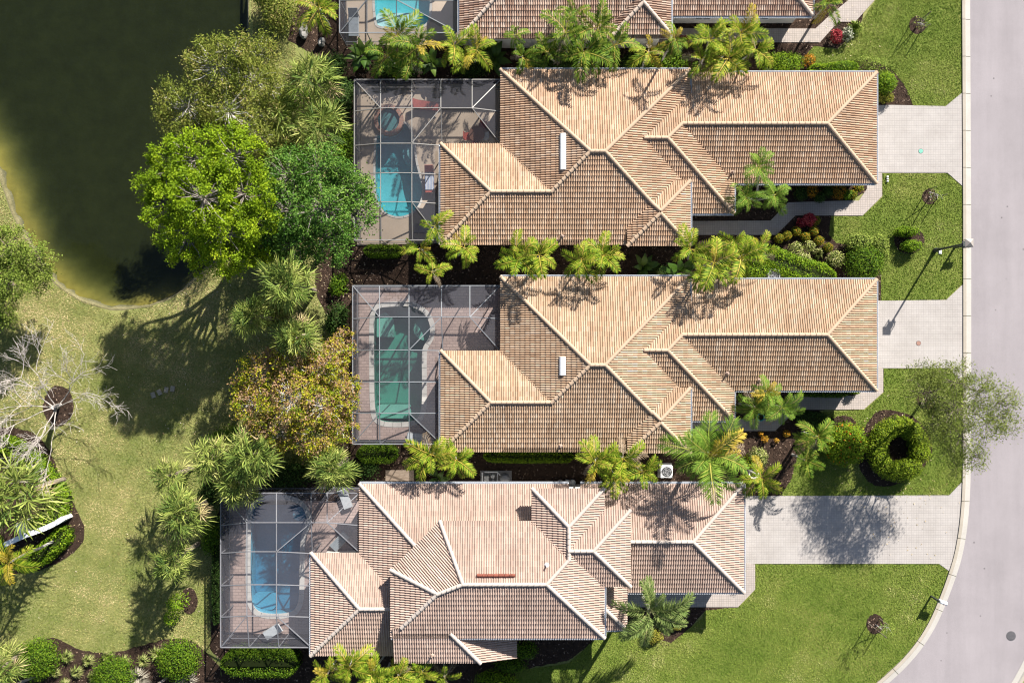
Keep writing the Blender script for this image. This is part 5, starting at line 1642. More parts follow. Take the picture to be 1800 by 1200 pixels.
shrub('variegated_shrub', 'yellow variegated shrub nearest the long lime hedge', [(1412, 456, 14, 12, 0.8)], 'variegated', 78, 0.06, 240, 'variegated shrubs')
shrub('variegated_shrub', 'pale variegated shrub below the small clipped balls', [(1400, 437, 12, 11, 0.7)], 'variegated', 79, 0.06, 220, 'variegated shrubs', core=False)
shrub('variegated_shrub', 'pale variegated shrub right of the hedge, below the balls', [(1422, 433, 11, 10, 0.7)], 'variegated', 80, 0.06, 200, 'variegated shrubs', core=False)
tuft('spiky_tuft', 'spiky pale tuft among the variegated shrubs', 1437, 446, 13, 0.6, 'tuft', 81, 90)
BALLS = [(1370, 419, 'leftmost small clipped ball below the paved path'), (1384, 414, 'second small clipped ball from the left below the path'), (1400, 406, 'third small clipped ball from the left, nearest the path'), (1416, 416, 'small clipped ball in the middle of the lower row'),
         (1431, 406, 'small clipped ball under the red leaved plant'), (1440, 423, 'small clipped ball second from the right'), (1456, 435, 'rightmost small clipped ball beside the lawn edge'), (1434, 388, 'small shaded ball right of the red leaved plant')]
for i, (x, y, lb) in enumerate(BALLS):
    shrub('clipped_ball', lb, [(x, y, 8, 8, 0.7)], 'orangetop', 90 + i, 0.04, 600, 'small clipped balls below the path', jit=.08)
for i, (x, y, r, k, lb) in enumerate([(1408, 340, 12, 'darkhedge', 'dark shrub leftmost in the row under the garage gutter'), (1427, 336, 10, 'croton', 'reddish shrub second in the row under the garage gutter'), (1441, 347, 9, 'darkhedge', 'low dark ball in the row under the garage gutter'),
                                      (1456, 337, 10, 'darkhedge', 'dark ball in the middle of the row under the gutter'), (1474, 336, 13, 'croton', 'reddish brown bush in the row under the garage gutter'), (1490, 342, 9, 'hedge', 'green ball near the right end of the gutter row'),
                                      (1509, 330, 8, 'orangetop', 'bright orange topped ball at the path bend, upper'), (1499, 342, 7, 'orangetop', 'bright orange topped ball at the path bend, lower')]):
    shrub('bed_shrub', lb, [(x, y, r, r, .8)], k, 100 + i, 0.045, 420, 'shrubs under the garage gutter')
hedge('lime_hedge', 'long lime green hedge above the green pool house garage', [(1345, 452), (1375, 462), (1405, 474), (1440, 484), (1470, 487)], 1.7, 1.1, 'limehedge', 110, 0.06, 240)
shrub('lime_shrub', 'bright lime shrub beside the air conditioner of the green pool house', [(1330, 474, 26, 16, 1.2)], 'limehedge', 111, 0.06, 260)
shrub('clipped_mound', 'large clipped mound above the aqua pool house garage', [(1375, 110, 34, 18, 1.5)], 'limehedge', 112, 0.055, 320)
hedge('low_hedge', 'low lime hedge along the north garage wall', [(1420, 124), (1450, 125), (1480, 120), (1510, 121)], 0.9, 1.0, 'limehedge', 113, 0.055, 280)
shrub('clipped_mound', 'clipped mound by the garage corner near the top lawn', [(1483, 120, 24, 10, 1.2)], 'hedge', 114, 0.055, 320)
shrub('corner_bush', 'round bright bush at the garage corner beside the driveway', [(1556, 146, 18, 18, 1.5)], 'limehedge', 115, 0.055, 360)
shrub('corner_bush', 'small yellowish bush at the top driveway edge', [(1556, 172, 15, 9, 0.8)], 'yellowhedge', 116, 0.05, 360)
shrub('corner_bush', 'open twiggy bush above the round bright bush', [(1540, 118, 30, 15, 0.9), (1520, 108, 16, 10, .8)], 'light', 117, 0.065, 150, core=False)
shrub('croton_plant', 'orange croton plant on the bed below the top path', [(1422, 106, 11, 10, .6)], 'croton', 118, 0.08, 200, core=False)
shrub('red_plant', 'red leaved plant in the mulch corner by the top path', [(1471, 64, 9, 11, .8)], 'red', 119, 0.08, 220, core=False)
shrub('white_plant', 'white leaved plant beside the red plant near the top path', [(1490, 60, 9, 12, .8)], 'whiteleaf', 120, 0.08, 160, core=False)
tuft('fern_plant', 'light green fern on the lawn edge by the top path', 1501, 50, 17, 0.6, 'light', 121, 120, cat='fern', w=.035)
shrub('red_plant', 'bright red leaved plant between path and clipped balls', [(1424, 386, 10, 10, .9)], 'red', 122, 0.10, 200, core=False)
shrub('red_plant', 'darker red plant just left of the bright red one', [(1410, 391, 8, 8, .6)], 'red', 123, 0.09, 160, core=False)
shrub('red_plant', 'dark red plant in the shade by the leaning palm', [(1200, 72, 14, 9, .8)], 'red', 124, 0.08, 120, core=False)
for i, (x, y, r, lb) in enumerate([(1383, 762, 6, 'orange plant nearest the shaded path, right of the teal pot'), (1345, 772, 6, 'orange plant in the middle of the mulch below the teal pot'), (1338, 762, 4, 'small orange plant directly below the teal pot'),
                                   (1365, 774, 4, 'small orange plant in the mulch right of the middle one'), (1302, 768, 5, 'dull orange plant at the left end of the mulch')]):
    shrub('orange_plant', lb, [(x, y, r, r, .4)], 'croton', 130 + i, 0.06, 330, 'orange plants in the mulch', core=False)
shrub('variegated_shrub', 'yellow variegated shrub in a pale pot by the queen palm', [(1333, 806, 16, 18, 1.1)], 'variegated', 136, 0.06, 280)
shrub('flower_shrub', 'dark shrub with orange flowers beside the big feathery palm', [(1312, 812, 15, 12, 1.0)], 'flowerbush', 137, 0.06, 240)
hedge('low_hedge', 'low shaded hedge under the green pool house gutter', [(1400, 686), (1450, 688), (1495, 688)], 0.8, 0.8, 'hedge', 138, 0.05, 280)
shrub('lime_shrub', 'small lime ball at the path bend of the green pool house', [(1503, 686, 9, 7, .8)], 'limehedge', 139, 0.05, 420)
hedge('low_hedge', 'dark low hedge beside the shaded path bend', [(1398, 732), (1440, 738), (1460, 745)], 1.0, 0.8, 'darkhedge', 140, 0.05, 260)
# beside the pool enclosures
hedge('clipped_hedge', 'clipped hedge below the dark enclosure, beside the straggly palm', [(640, 441), (680, 442), (712, 441)], 0.9, 1.0, 'hedge', 141, 0.055, 280)
hedge('clipped_hedge', 'clipped hedge below the green pool enclosure', [(628, 797), (665, 797), (705, 797)], 1.3, 1.2, 'hedge', 142, 0.055, 280)
hedge('clipped_hedge', 'long hedge under the eave of the green pool house', [(850, 800), (920, 802), (1010, 801)], 0.9, 0.9, 'limehedge', 143, 0.055, 260)
hedge('clipped_hedge', 'broad clipped hedge below the blue pool enclosure', [(392, 1160), (460, 1162), (530, 1162)], 1.9, 1.3, 'hedge', 144, 0.055, 280, round_=.35)
hedge('clipped_hedge', 'low hedge left of the blue pool enclosure', [(382, 905), (381, 960), (380, 1040), (382, 1100)], 0.5, 0.9, 'darkhedge', 145, 0.055, 240)
shrub('shade_shrub', 'dark shrub at the bottom eave corner of the pinkish house', [(925, 1142, 18, 14, 1.4), (898, 1168, 26, 12, 1.2)], 'hedge', 146, 0.06, 220)
shrub('clipped_ball', 'bright lime clipped ball at the bottom edge', [(872, 1200, 36, 20, 1.3)], 'limehedge', 147, 0.055, 320)
shrub('entry_shrub', 'yellow green plants at the foot of the plumed palm', [(1148, 1118, 16, 12, .7)], 'yellowhedge', 148, 0.06, 260)
shrub('entry_shrub', 'small bright plant right of the plumed palm', [(1190, 1101, 9, 6, .5)], 'yellowhedge', 149, 0.05, 330)
shrub('wall_shrub', 'thin bright shrub against the pinkish garage corner', [(1304, 1012, 5, 20, .9)], 'yellowhedge', 150, 0.05, 300)
shrub('lawn_shrub', 'small upright green shrub on the lawn left of the blue pool', [(312, 1058, 16, 14, 1.8), (300, 1085, 11, 14, 1.2)], 'limehedge', 151, 0.075, 110, core=False)
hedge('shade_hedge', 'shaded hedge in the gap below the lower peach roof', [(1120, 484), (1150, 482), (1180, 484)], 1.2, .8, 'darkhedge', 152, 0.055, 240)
# left edge beds
hedge('curved_hedge', 'bright curved hedge behind the white wall', [(-10, 775), (35, 790), (65, 815), (92, 850), (108, 880), (102, 905), (75, 918), (50, 925)], 1.15, 1.0, 'limehedge', 160, 0.065, 230)
hedge('curved_hedge', 'bright hedge in front of the white wall', [(55, 988), (80, 970), (105, 948), (122, 925)], 1.35, .9, 'limehedge', 161, 0.065, 230)
for i, (x, y, lb) in enumerate([(65, 1158, 'round clipped bush at the left of the bottom bed'), (198, 1190, 'round clipped bush cut by the bottom edge'), (313, 1160, 'round clipped bush at the right of the bottom bed')]):
    shrub('round_bush', lb, [(x, y, 34, 33, 1.7)], 'hedge', 165 + i, 0.06, 330, 'round bushes of the bottom bed')
for i, (x, y, r, lb) in enumerate([(120, 1153, 15, 'grass tuft next to the left round bush'), (157, 1160, 15, 'grass tuft at the middle front of the bottom bed'), (136, 1180, 15, 'grass tuft lower, between the left bushes'), (100, 1180, 12, 'grass tuft below the left round bush'),
                                   (192, 1152, 15, 'grass tuft above the cut off bush'), (220, 1160, 13, 'grass tuft right of the cut off bush'), (253, 1160, 16, 'grass tuft left of the right round bush'), (277, 1148, 20, 'largest grass tuft touching the right round bush'),
                                   (165, 1188, 13, 'grass tuft left of the cut off bush'), (115, 1200, 13, 'grass tuft at the very bottom left')]):
    tuft('grass_tuft', lb, x, y, r, 0.55, 'tuft', 170 + i, 130, 'grass tufts of the bottom bed')
for i, (x, y, r, lb) in enumerate([(245, 1190, 24, 'greyish grass clump at the bottom edge'), (330, 1196, 26, 'pale grass clump in front of the right round bush')]):
    tuft('grey_grass', lb, x, y, r, 0.7, 'greytuft', 185 + i, 200, 'greyish grass clumps')

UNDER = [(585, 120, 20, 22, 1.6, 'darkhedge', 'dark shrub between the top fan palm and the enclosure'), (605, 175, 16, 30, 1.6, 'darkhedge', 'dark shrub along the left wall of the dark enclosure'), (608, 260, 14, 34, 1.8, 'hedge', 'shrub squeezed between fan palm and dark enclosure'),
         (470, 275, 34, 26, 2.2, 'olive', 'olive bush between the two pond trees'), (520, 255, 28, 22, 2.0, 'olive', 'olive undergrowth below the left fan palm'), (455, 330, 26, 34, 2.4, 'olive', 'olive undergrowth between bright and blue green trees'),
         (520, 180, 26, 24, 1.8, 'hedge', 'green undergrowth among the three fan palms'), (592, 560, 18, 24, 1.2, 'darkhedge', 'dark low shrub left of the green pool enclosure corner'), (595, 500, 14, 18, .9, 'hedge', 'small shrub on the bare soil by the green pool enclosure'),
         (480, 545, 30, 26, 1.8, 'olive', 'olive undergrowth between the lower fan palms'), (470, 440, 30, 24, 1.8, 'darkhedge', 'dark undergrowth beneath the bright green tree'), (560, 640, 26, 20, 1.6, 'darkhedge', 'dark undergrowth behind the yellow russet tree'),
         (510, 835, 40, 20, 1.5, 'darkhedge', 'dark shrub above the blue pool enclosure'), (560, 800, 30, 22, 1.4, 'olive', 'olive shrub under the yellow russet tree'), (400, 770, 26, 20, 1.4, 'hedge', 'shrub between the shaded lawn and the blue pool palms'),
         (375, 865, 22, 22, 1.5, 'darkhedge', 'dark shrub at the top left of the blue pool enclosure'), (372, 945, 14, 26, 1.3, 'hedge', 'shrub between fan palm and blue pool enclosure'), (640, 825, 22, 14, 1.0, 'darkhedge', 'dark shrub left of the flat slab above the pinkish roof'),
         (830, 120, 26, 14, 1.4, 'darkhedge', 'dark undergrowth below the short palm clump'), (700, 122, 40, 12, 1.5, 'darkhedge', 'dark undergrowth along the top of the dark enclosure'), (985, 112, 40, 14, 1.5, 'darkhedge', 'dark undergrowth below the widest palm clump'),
         (492, 22, 24, 30, 2.2, 'olive', 'added olive bush shading the grass strip by the pond at the top'), (470, -8, 20, 20, 2.4, 'olive', 'added shading olive bush cut off by the top edge near the pond'), (1175, 110, 34, 12, 1.2, 'hedge', 'green undergrowth right of the leaning trunk'), (1115, 108, 24, 12, 1.2, 'darkhedge', 'dark undergrowth left of the leaning trunk')]  # both olive bushes here are added to shade the grass strip
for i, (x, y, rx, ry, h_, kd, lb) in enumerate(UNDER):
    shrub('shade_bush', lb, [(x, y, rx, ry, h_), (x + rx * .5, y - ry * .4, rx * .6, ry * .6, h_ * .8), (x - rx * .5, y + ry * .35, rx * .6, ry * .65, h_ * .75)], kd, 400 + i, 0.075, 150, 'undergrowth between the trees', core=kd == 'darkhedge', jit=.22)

M['fallen'] = tinted('fallen_leaves', [(0, (.30, .20, .10)), (.5, (.46, .36, .20)), (1, (.62, .54, .42))], rough=.8, spec=.15)
rg = np.random.default_rng(77); FX, FY = [], []
for (cx, cy, r, n_) in ((500, 640, 190, 260), (380, 620, 170, 200), (300, 850, 260, 170), (590, 470, 60, 120), (640, 830, 90, 90), (1560, 800, 110, 110), (1600, 900, 90, 60), (1450, 90, 100, 80), (200, 1140, 170, 90)):
    a = rg.uniform(0, 6.28, n_); d = r * np.sqrt(rg.uniform(0, 1, n_)); FX.append((cx + d * np.cos(a) - 900) * SCL); FY.append((600 - cy - d * np.sin(a)) * SCL)
x = np.concatenate(FX); y = np.concatenate(FY); ok = ~in_poly(x, y, LAKE)
for d in DECKS.values(): ok &= ~in_poly(x, y, d)
x = x[ok]; y = y[ok]; k = len(x)
V, F = leaf_quads(np.stack([x, y, np.full(k, .085)], 1), unit(rg, k) * .35 + np.array([0, 0, 1]), .055, rg, .5, .1)
setp(obj('fallen_leaves', V, F, M['fallen'], tint=rg.uniform(0, 1, k)), 'dry fallen leaves scattered on lawns and beds', 'fallen leaves', kind='stuff')
# ---------------------------------------------------------------- roof fittings
M['vent_white'] = plain('white_vent_metal', (.74, .75, .77), rough=0.35, var=.05)
M['rust_clay'] = noisy('red_clay', [(0.3, (.12, .035, .022)), (0.6, (.21, .065, .042)), (0.8, (.32, .15, .11))], scale=4, rough=0.8)
M['pipe'] = plain('vent_pipe_paint', (.34, .25, .20), rough=0.7)
def roof_vent(tag, px, py, w, l, label):
    h = HOUSES[tag][0]; c = roof_pt(tag, px, py)
    n = 8; vs_ = []; fs_ = []
    R = Matrix.Rotation(-math.atan(0.32), 3, 'Y')
    for y in np.linspace(-l / 2, l / 2, 9):
        for k in range(n + 1):
            a = math.pi * k / n
            vs_.append(c + R @ Vector((math.cos(a) * w / 2, y, math.sin(a) * .16 + .07)))
        vs_.append(c + R @ Vector((-w / 2, y, -.03))); vs_.append(c + R @ Vector((w / 2, y, -.03)))
    m_ = n + 3
    for i in range(8):
        for k in range(n): fs_.append((i * m_ + k, i * m_ + k + 1, (i + 1) * m_ + k + 1, (i + 1) * m_ + k))
        fs_.append((i * m_ + n, i * m_ + n + 1, (i + 1) * m_ + n + 1, (i + 1) * m_ + n)); fs_.append((i * m_ + n + 2, i * m_, (i + 1) * m_, (i + 1) * m_ + n + 2))
    fs_.append(tuple(range(n + 2)) + (n + 2,)); b = 8 * m_; fs_.append(tuple(range(b, b + n + 3)))
    o = obj('roof_vent', vs_, fs_, M['vent_white'], h); o['label'] = label
roof_vent('A', 990, 267, .42, 2.35, 'long white curved roof vent')
roof_vent('B', 989, 643, .42, 1.2, 'short white curved roof vent')
c = roof_pt('C', 872, 1010); 
for k in range(7):
    mb = MB(); q = c + Vector((-1.05 + k * .35, .0, .12 + (.01 if k % 2 else 0)))
    mb.tube([q - Vector((.165, 0, 0)), q + Vector((.165, 0, 0))], [.11, .095], 8)
    mb.build('red_vent_tile', M['rust_clay'], HOUSES['C'][0])
def vent_pipe(tag, px, py, m='pipe'):
    p = roof_pt(tag, px, py); mb = MB(); mb.tube([p - Vector((0, 0, .1)), p + Vector((0, 0, .42))], .055, 8); mb.lathe(p + Vector((0, 0, 0)), [(.16, .06), (.06, .16)], 8)
    mb.build('vent_pipe', M[m], HOUSES[tag][0])
for a in (('A', 988, 415), ('A', 1287, 303), ('B', 985, 783), ('B', 1278, 656), ('B', 1334, 668), ('C', 1108, 935), ('C', 760, 1150)): vent_pipe(*a)
vent_pipe('C', 961, 992, 'vent_white')

# ---------------------------------------------------------------- street lamp, mailboxes, covers
M['dark_metal'] = plain('dark_bronze_metal', (.035, .038, .045), rough=0.5)
M['lamp_top'] = plain('beige_lamp_hood', (.27, .24, .22), rough=0.6)
M['frosted'] = plain('frosted_lamp_glass', (.7, .7, .66), rough=0.3)
b = P(1643, 440); t = thing('street_lamp', b, 'tall dark street lamp with a square hood beside the kerb', 'street lamp')
mb = MB(); mb.lathe(b, [(.16, -.1), (.16, .25), (.11, .4), (.085, 1.0)], 10); mb.build('base', M['dark_metal'], t)
mb = MB(); mb.tube([b + Vector((0, 0, .9)), b + Vector((0, 0, 4.25))], [.075, .062], 10); mb.build('pole', M['dark_metal'], t)
tp = b + Vector((0, 0, 4.25))
mb = MB()
for s in (-1, 1): mb.bar(tp + Vector((s * .2, -.2, -.05)), tp + Vector((s * .2, .2, -.05)), .05); mb.bar(tp + Vector((s * .2, .2, -.05)), tp + Vector((s * .2, .2, .42)), .04); mb.bar(tp + Vector((s * .2, -.2, -.05)), tp + Vector((s * .2, -.2, .42)), .04)
mb.bar(tp + Vector((-.26, 0, -.07)), tp + Vector((.26, 0, -.07)), .06); mb.build('lantern_frame', M['dark_metal'], t)
mb = MB(); mb.box(tp + Vector((0, 0, .18)), (.3, .3, .38)); mb.build('lamp_glass', M['frosted'], t)
mb = MB()
w = .27
mb.add([tp + Vector((x * w, y * w, .40)) for x, y in ((-1, -1), (1, -1), (1, 1), (-1, 1))] + [tp + Vector((x * w, y * w, .45)) for x, y in ((-1, -1), (1, -1), (1, 1), (-1, 1))] + [tp + Vector((0, 0, .62))],
       [(3, 2, 1, 0), (0, 1, 5, 4), (1, 2, 6, 5), (2, 3, 7, 6), (3, 0, 4, 7), (4, 5, 8), (5, 6, 8), (6, 7, 8), (7, 4, 8)])
mb.build('hood', M['lamp_top'], t)
def mailbox(px, py, label, ang):
    b = P(px, py); t = thing('mailbox', b, label, 'mailbox', 'mailboxes by the kerb')
    d = Vector((math.cos(ang), math.sin(ang), 0)); n = Vector((-d.y, d.x, 0))
    mb = MB(); mb.bar(b - Vector((0, 0, .1)), b + Vector((0, 0, 1.35)), .1); mb.build('post', M['dark_metal'], t)
    mb = MB(); mb.bar(b + Vector((0, 0, .95)) - d * .1, b + Vector((0, 0, .95)) + d * .55, .09); mb.bar(b + Vector((0, 0, .55)), b + Vector((0, 0, .92)) + d * .35, .06); mb.build('arm', M['dark_metal'], t)
    vs_ = []; c = b + d * .3 + Vector((0, 0, 1.0))
    for e in (-.28, .3):
        for k in range(7):
            a = math.pi * k / 6; vs_.append(c + d * e + n * math.cos(a) * .13 + Vector((0, 0, .14 + math.sin(a) * .12)))
        vs_ += [c + d * e - n * .13, c + d * e + n * .13]
    fs_ = [(k, (k + 1) % 9, 9 + (k + 1) % 9, 9 + k) for k in range(9)] + [tuple(range(9))[::-1], tuple(range(9, 18))]
    obj('box', vs_, fs_, M['vent_white'] if 'pale' in label else M['dark_metal'], t)
    mb = MB(); mb.box(c + d * .306 + Vector((0, 0, .12)), (.02, .24, .22), rz=ang); mb.build('door', M['dark_metal'], t)
    mb = MB(); mb.box(c - n * .145 + Vector((0, 0, .2)) + d * .1, (.05, .012, .16), rz=ang); mb.build('flag', M['rust_clay'], t)
mailbox(1677, 436, 'dark mailbox on a post under the street lamp', 0.1)
mailbox(1636, 1047, 'pale topped mailbox on the kerb of the bottom lawn', -0.35)
M['cover_green'] = plain('green_cover', (.16, .42, .33), rough=0.6); M['cover_brown'] = plain('brown_cover', (.30, .17, .13), rough=0.7); M['iron'] = noisy('cast_iron', [(.3, (.06, .058, .064)), (.7, (.12, .115, .12))], scale=20, rough=.6)
for (x, y, r, m, z, lb) in ((1618, 266, .15, 'cover_green', .05, 'small green round cover in the top driveway'), (1614, 603, .15, 'cover_brown', .05, 'small brown round cover in the middle driveway'), (1777, 1117, .29, 'iron', .008, 'round iron manhole cover in the road')):
    c = P(x, y); t = thing('manhole_cover', (c.x, c.y, z), lb, 'cover')
    mb = MB(); mb.lathe(c + Vector((0, 0, z)), [(r * 1.18, .001), (r * 1.18, .006), (r * 1.02, .008)], 20); mb.build('rim', M['iron'], t)
    mb = MB(); mb.lathe(c + Vector((0, 0, z)), [(r, .002), (r, .014)], 20)
    for k in range(-2, 3): mb.box(c + Vector((0, k * r * .33, z + .017)), (r * 1.5, r * .12, .006))
    mb.build('lid', M[m], t)

# ---------------------------------------------------------------- staked saplings
def sapling(px, py, lx, ly, label, seed, leaves):
    rg = np.random.default_rng(seed); b = P(px, py)
    t = thing('staked_sapling', b, label, 'sapling', 'staked saplings on the lawns')
    top = P(lx, ly, 2.7)
    mb = MB(); limb(mb, b - Vector((0, 0, .1)), top, .035, .015, rg, 0, 4, 6)
    tips = []
    for k in range(6):
        a = k * 1.05; st = b.lerp(top, .62 + .06 * k); e = st + Vector((math.cos(a) * .35, math.sin(a) * .35, .35)); limb(mb, st, e, .014, .006, rg, .05, 2, 4); tips.append(np.array(e))
    mb.build('trunk', M['pale_bark'], t)
    for k in range(3):
        a = k * 2.09 + seed; s = b + Vector((math.cos(a) * .5, math.sin(a) * .5, 0))
        mb = MB(); mb.bar(s - Vector((0, 0, .1)), s + Vector((0, 0, 1.5)), .045); mb.build('stake', M['bark'], t)
        mb = MB(); mb.bar(s + Vector((0, 0, 1.38)), b.lerp(top, .5), .012); mb.build('tie', M['dark_metal'], t)
    tips = np.array(tips); idx = rg.integers(0, len(tips), leaves); p = tips[idx] + rg.normal(size=(leaves, 3)) * .16
    V, F = leaf_quads(p, unit(rg, leaves) + np.array([0, 0, .8]), .07, rg, .4, .1)
    obj('leaves', V, F, FOL['light'], t, tint=rg.uniform(0, 1, leaves))
sapling(1612, 45, 1622, 42, 'topmost staked sapling, almost leafless', 1, 60)
sapling(1634, 346, 1650, 343, 'staked sapling above the lamp post lawn', 2, 150)
sapling(1538, 1096, 1562, 1102, 'staked sapling on the broad bottom lawn', 3, 150)

# ---------------------------------------------------------------- machines beside the houses
M['grey_plastic'] = plain('grey_plastic', (.16, .16, .17), rough=.5); M['mid_grey'] = plain('mid_grey_metal', (.38, .38, .38), rough=.5); M['pvc'] = plain('white_pvc', (.7, .7, .7), rough=.4)
def ac_unit(px, py, label, m='mid_grey'):
    z = .85; c = P(px, py, z); b = Vector((c.x, c.y, 0)); t = thing('air_conditioner', b, label, 'air conditioner', 'air conditioners beside the houses')
    mb = MB(); mb.box(b + Vector((0, 0, .04)), (1.0, 1.0, .1)); mb.build('pad', M['kerb'], t)
    mb = MB(); mb.box(b + Vector((0, 0, .46)), (.82, .82, .74)); mb.build('casing', M[m], t)
    mb = MB(); mb.lathe(b + Vector((0, 0, .832)), [(.36, 0), (.36, .012)], 20); mb.build('fan_opening', M['dark_metal'], t)
    for k in range(4):
        a = k * math.pi / 2 + .3; mb = MB(); mb.box(b + Vector((math.cos(a) * .17, math.sin(a) * .17, .852)), (.3, .11, .01), rz=a); mb.build('fan_blade', M['grey_plastic'], t)
    for r in (.14, .25, .36):
        mb = MB(); ring = [b + Vector((math.cos(a) * r, math.sin(a) * r, .878)) for a in np.linspace(0, 2 * math.pi, 17)]; mb.tube(ring, .012, 4, cap=False); mb.build('guard_ring', M['mid_grey'], t)
ac_unit(1172, 829, 'pale air conditioner between palms above the pinkish roof', 'white_metal')
ac_unit(1361, 483, 'air conditioner at the lime shrub by the lower garage')
ac_unit(1363, 126, 'air conditioner peeking out above the upper garage roof')
b = P(872, 838); t = thing('pool_equipment', b, 'pool pump and filter set in the gap above the pinkish roof', 'pool equipment')
mb = MB(); mb.box(b + Vector((0, 0, .04)), (2.2, .9, .08)); mb.build('pad', M['deck_dark'], t)
mb = MB(); mb.lathe(b + Vector((.62, -.02, 0)), [(.3, .08), (.36, .3), (.36, .8), (.26, .98), (.06, 1.05)], 16); mb.build('filter_tank', M['grey_plastic'], t)
mb = MB(); mb.lathe(b + Vector((-.22, .12, 0)), [(.16, .08), (.16, .5), (.1, .56)], 12); mb.build('pump_basket', M['mid_grey'], t)
mb = MB(); mb.tube([b + Vector((-.22, -.05, .25)), b + Vector((-.22, -.42, .25))], .13, 10); mb.build('pump_motor', M['grey_plastic'], t)
mb = MB(); mb.box(b + Vector((-.66, -.1, .35)), (.32, .5, .56)); mb.build('heater', M['mid_grey'], t)
for k, pts in enumerate(([(-.95, .4, .1), (-.95, .4, .75), (-.95, -.4, .75)], [(-.8, .42, .5), (.1, .42, .5), (.3, .2, .6)], [(.1, -.35, .3), (.1, .35, .3)], [(-.5, .42, .1), (-.5, .42, .5)])):
    mb = MB(); mb.tube([b + Vector(q) for q in pts], .035, 6); mb.build('pipe', M['pvc'], t)
for k, (x, lb) in enumerate(((984, 'round utility lid left of the two bins above the pinkish roof'), (997, 'first small bin above the pinkish roof'), (1006, 'second small bin above the pinkish roof'))):
    c = P(x, 846); t = thing('utility_bin', (c.x, c.y, 0), lb, 'bin')
    mb = MB(); mb.lathe(c, [(.17, -.02), (.2, .45), (.21, .47)], 14); mb.build('body', M['cover_brown'] if k == 0 else M['grey_plastic'], t)
    mb = MB(); mb.lathe(c, [(.21, .475), (.16, .52), (.05, .53)], 14); mb.build('lid', M['grey_plastic'] if k == 0 else M['mid_grey'], t)
M['timber'] = noisy('weathered_timber', [(.3, (.22, .16, .12)), (.7, (.40, .32, .25))], scale=3, stretch=(1, 8, 1), rough=.9)
for (x, y, w_, d_, lb) in ((703, 835, 2.0, .75, 'flat slab beside the leafy plant above the pinkish roof'),):
    c = P(x, y); mb = MB(); mb.box(Vector((0, 0, .03)), (w_, d_, .1)); me = make_mesh('paving_slab', mb.v, mb.f, M['timber']); o = link('paving_slab', me); o.location = (c.x, c.y, .02); setp(o, lb, 'slab')

# ---------------------------------------------------------------- pool furniture
M['red_cushion'] = plain('red_cushion', (.29, .06, .045), rough=.8); M['white_sling'] = plain('white_sling', (.46, .49, .52), rough=.7); M['grey_sling'] = plain('grey_sling', (.22, .25, .28), rough=.7); M['brown_frame'] = plain('brown_frame', (.12, .055, .035), rough=.5)
def stripes(name, c1, c2, s):
    m, nt, out = newmat(name); tc = N(nt, 'ShaderNodeTexCoord'); wv = N(nt, 'ShaderNodeTexWave', Scale=s); wv.bands_direction = 'X'
    nt.links.new(tc.outputs['Object'], wv.inputs['Vector']); r = ramp(nt, [(.45, c1), (.55, c2)]); nt.links.new(wv.outputs['Fac'], r.inputs[0])
    b_ = N(nt, 'ShaderNodeBsdfPrincipled', Roughness=.9); nt.links.new(r.outputs[0], b_.inputs['Base Color']); nt.links.new(b_.outputs[0], out.inputs[0]); return m
M['towel'] = stripes('striped_towel', (.66, .68, .72), (.30, .38, .58), 3.0)
def lounger(px, py, rz, label, fm, cm, L=1.9, W=.62, back=35, group='loungers on the pool decks'):
    c = P(px, py, .3); b = Vector((c.x, c.y, ZD)); t = thing('sun_lounger', b, label, 'sun lounger', group)
    R = Matrix.Rotation(rz, 3, 'Z')
    def loc(x, y, z): return b + R @ Vector((x, y, z))
    for s in (-1, 1):
        mb = MB(); mb.bar(loc(s * W / 2, -L / 2, .3), loc(s * W / 2, L / 2, .3), .05); mb.build('rail', M[fm], t)
        for y in (-L * .42, L * .3):
            mb = MB(); mb.bar(loc(s * W / 2, y, 0), loc(s * W / 2, y, .3), .05); mb.build('leg', M[fm], t)
    mb = MB(); mb.box(loc(0, -L * .14, .36), (W - .04, L * .68, .08), rz=rz); mb.build('seat', M[cm], t)
    e = math.radians(back); ll = L * .34
    mid = loc(0, L * .21 + math.cos(e) * ll / 2, .36 + math.sin(e) * ll / 2)
    mb = MB(); mb.box(mid, (W - .04, ll, .08), R=R @ Matrix.Rotation(e, 3, 'X')); mb.build('backrest', M[cm], t)
    return t
lounger(755, 316, .02, 'red lounger with a striped towel by the aqua pool', 'brown_frame', 'red_cushion')
c = P(755, 318, .45); mb = MB()
vs_ = []; fs_ = []
for j in range(9):
    for i in range(6):
        x = -.30 + .12 * i; y = -.62 + .15 * j
        vs_.append(Vector((x + .015 * math.sin(j * 1.7), y, .015 * math.sin(i * 2.1 + j) + (max(0, y - .38) * .65))))
for j in range(8):
    for i in range(5): fs_.append((j * 6 + i, j * 6 + i + 1, j * 6 + i + 7, j * 6 + i + 6))
me = make_mesh('towel', vs_, fs_, M['towel'], smooth=True); o = link('towel', me); o.location = (c.x, c.y, .50); setp(o, 'blue and white striped towel on the red lounger', 'towel')
lounger(748, 186, 1.45, 'red lounger in the shade at the top of the dark enclosure', 'brown_frame', 'red_cushion')
lounger(622, 42, .0, 'grey lounger in the corner of the topmost enclosure', 'mid_grey', 'grey_sling', L=1.9, W=.7)
lounger(607, 876, .35, 'pale sling lounger under the fan palm at the pinkish roof corner', 'mid_grey', 'white_sling', L=1.4)
lounger(598, 950, -.75, 'blue grey sling lounger nearest the pinkish roof notch', 'mid_grey', 'grey_sling', L=1.5)
lounger(481, 1108, -1.0, 'white lounger at the bottom corner of the pale enclosure', 'mid_grey', 'white_sling', L=1.4, W=.62)
lounger(735, 769, 1.45, 'white lounger by the bottom edge of the green pool enclosure', 'mid_grey', 'white_sling', L=1.5)
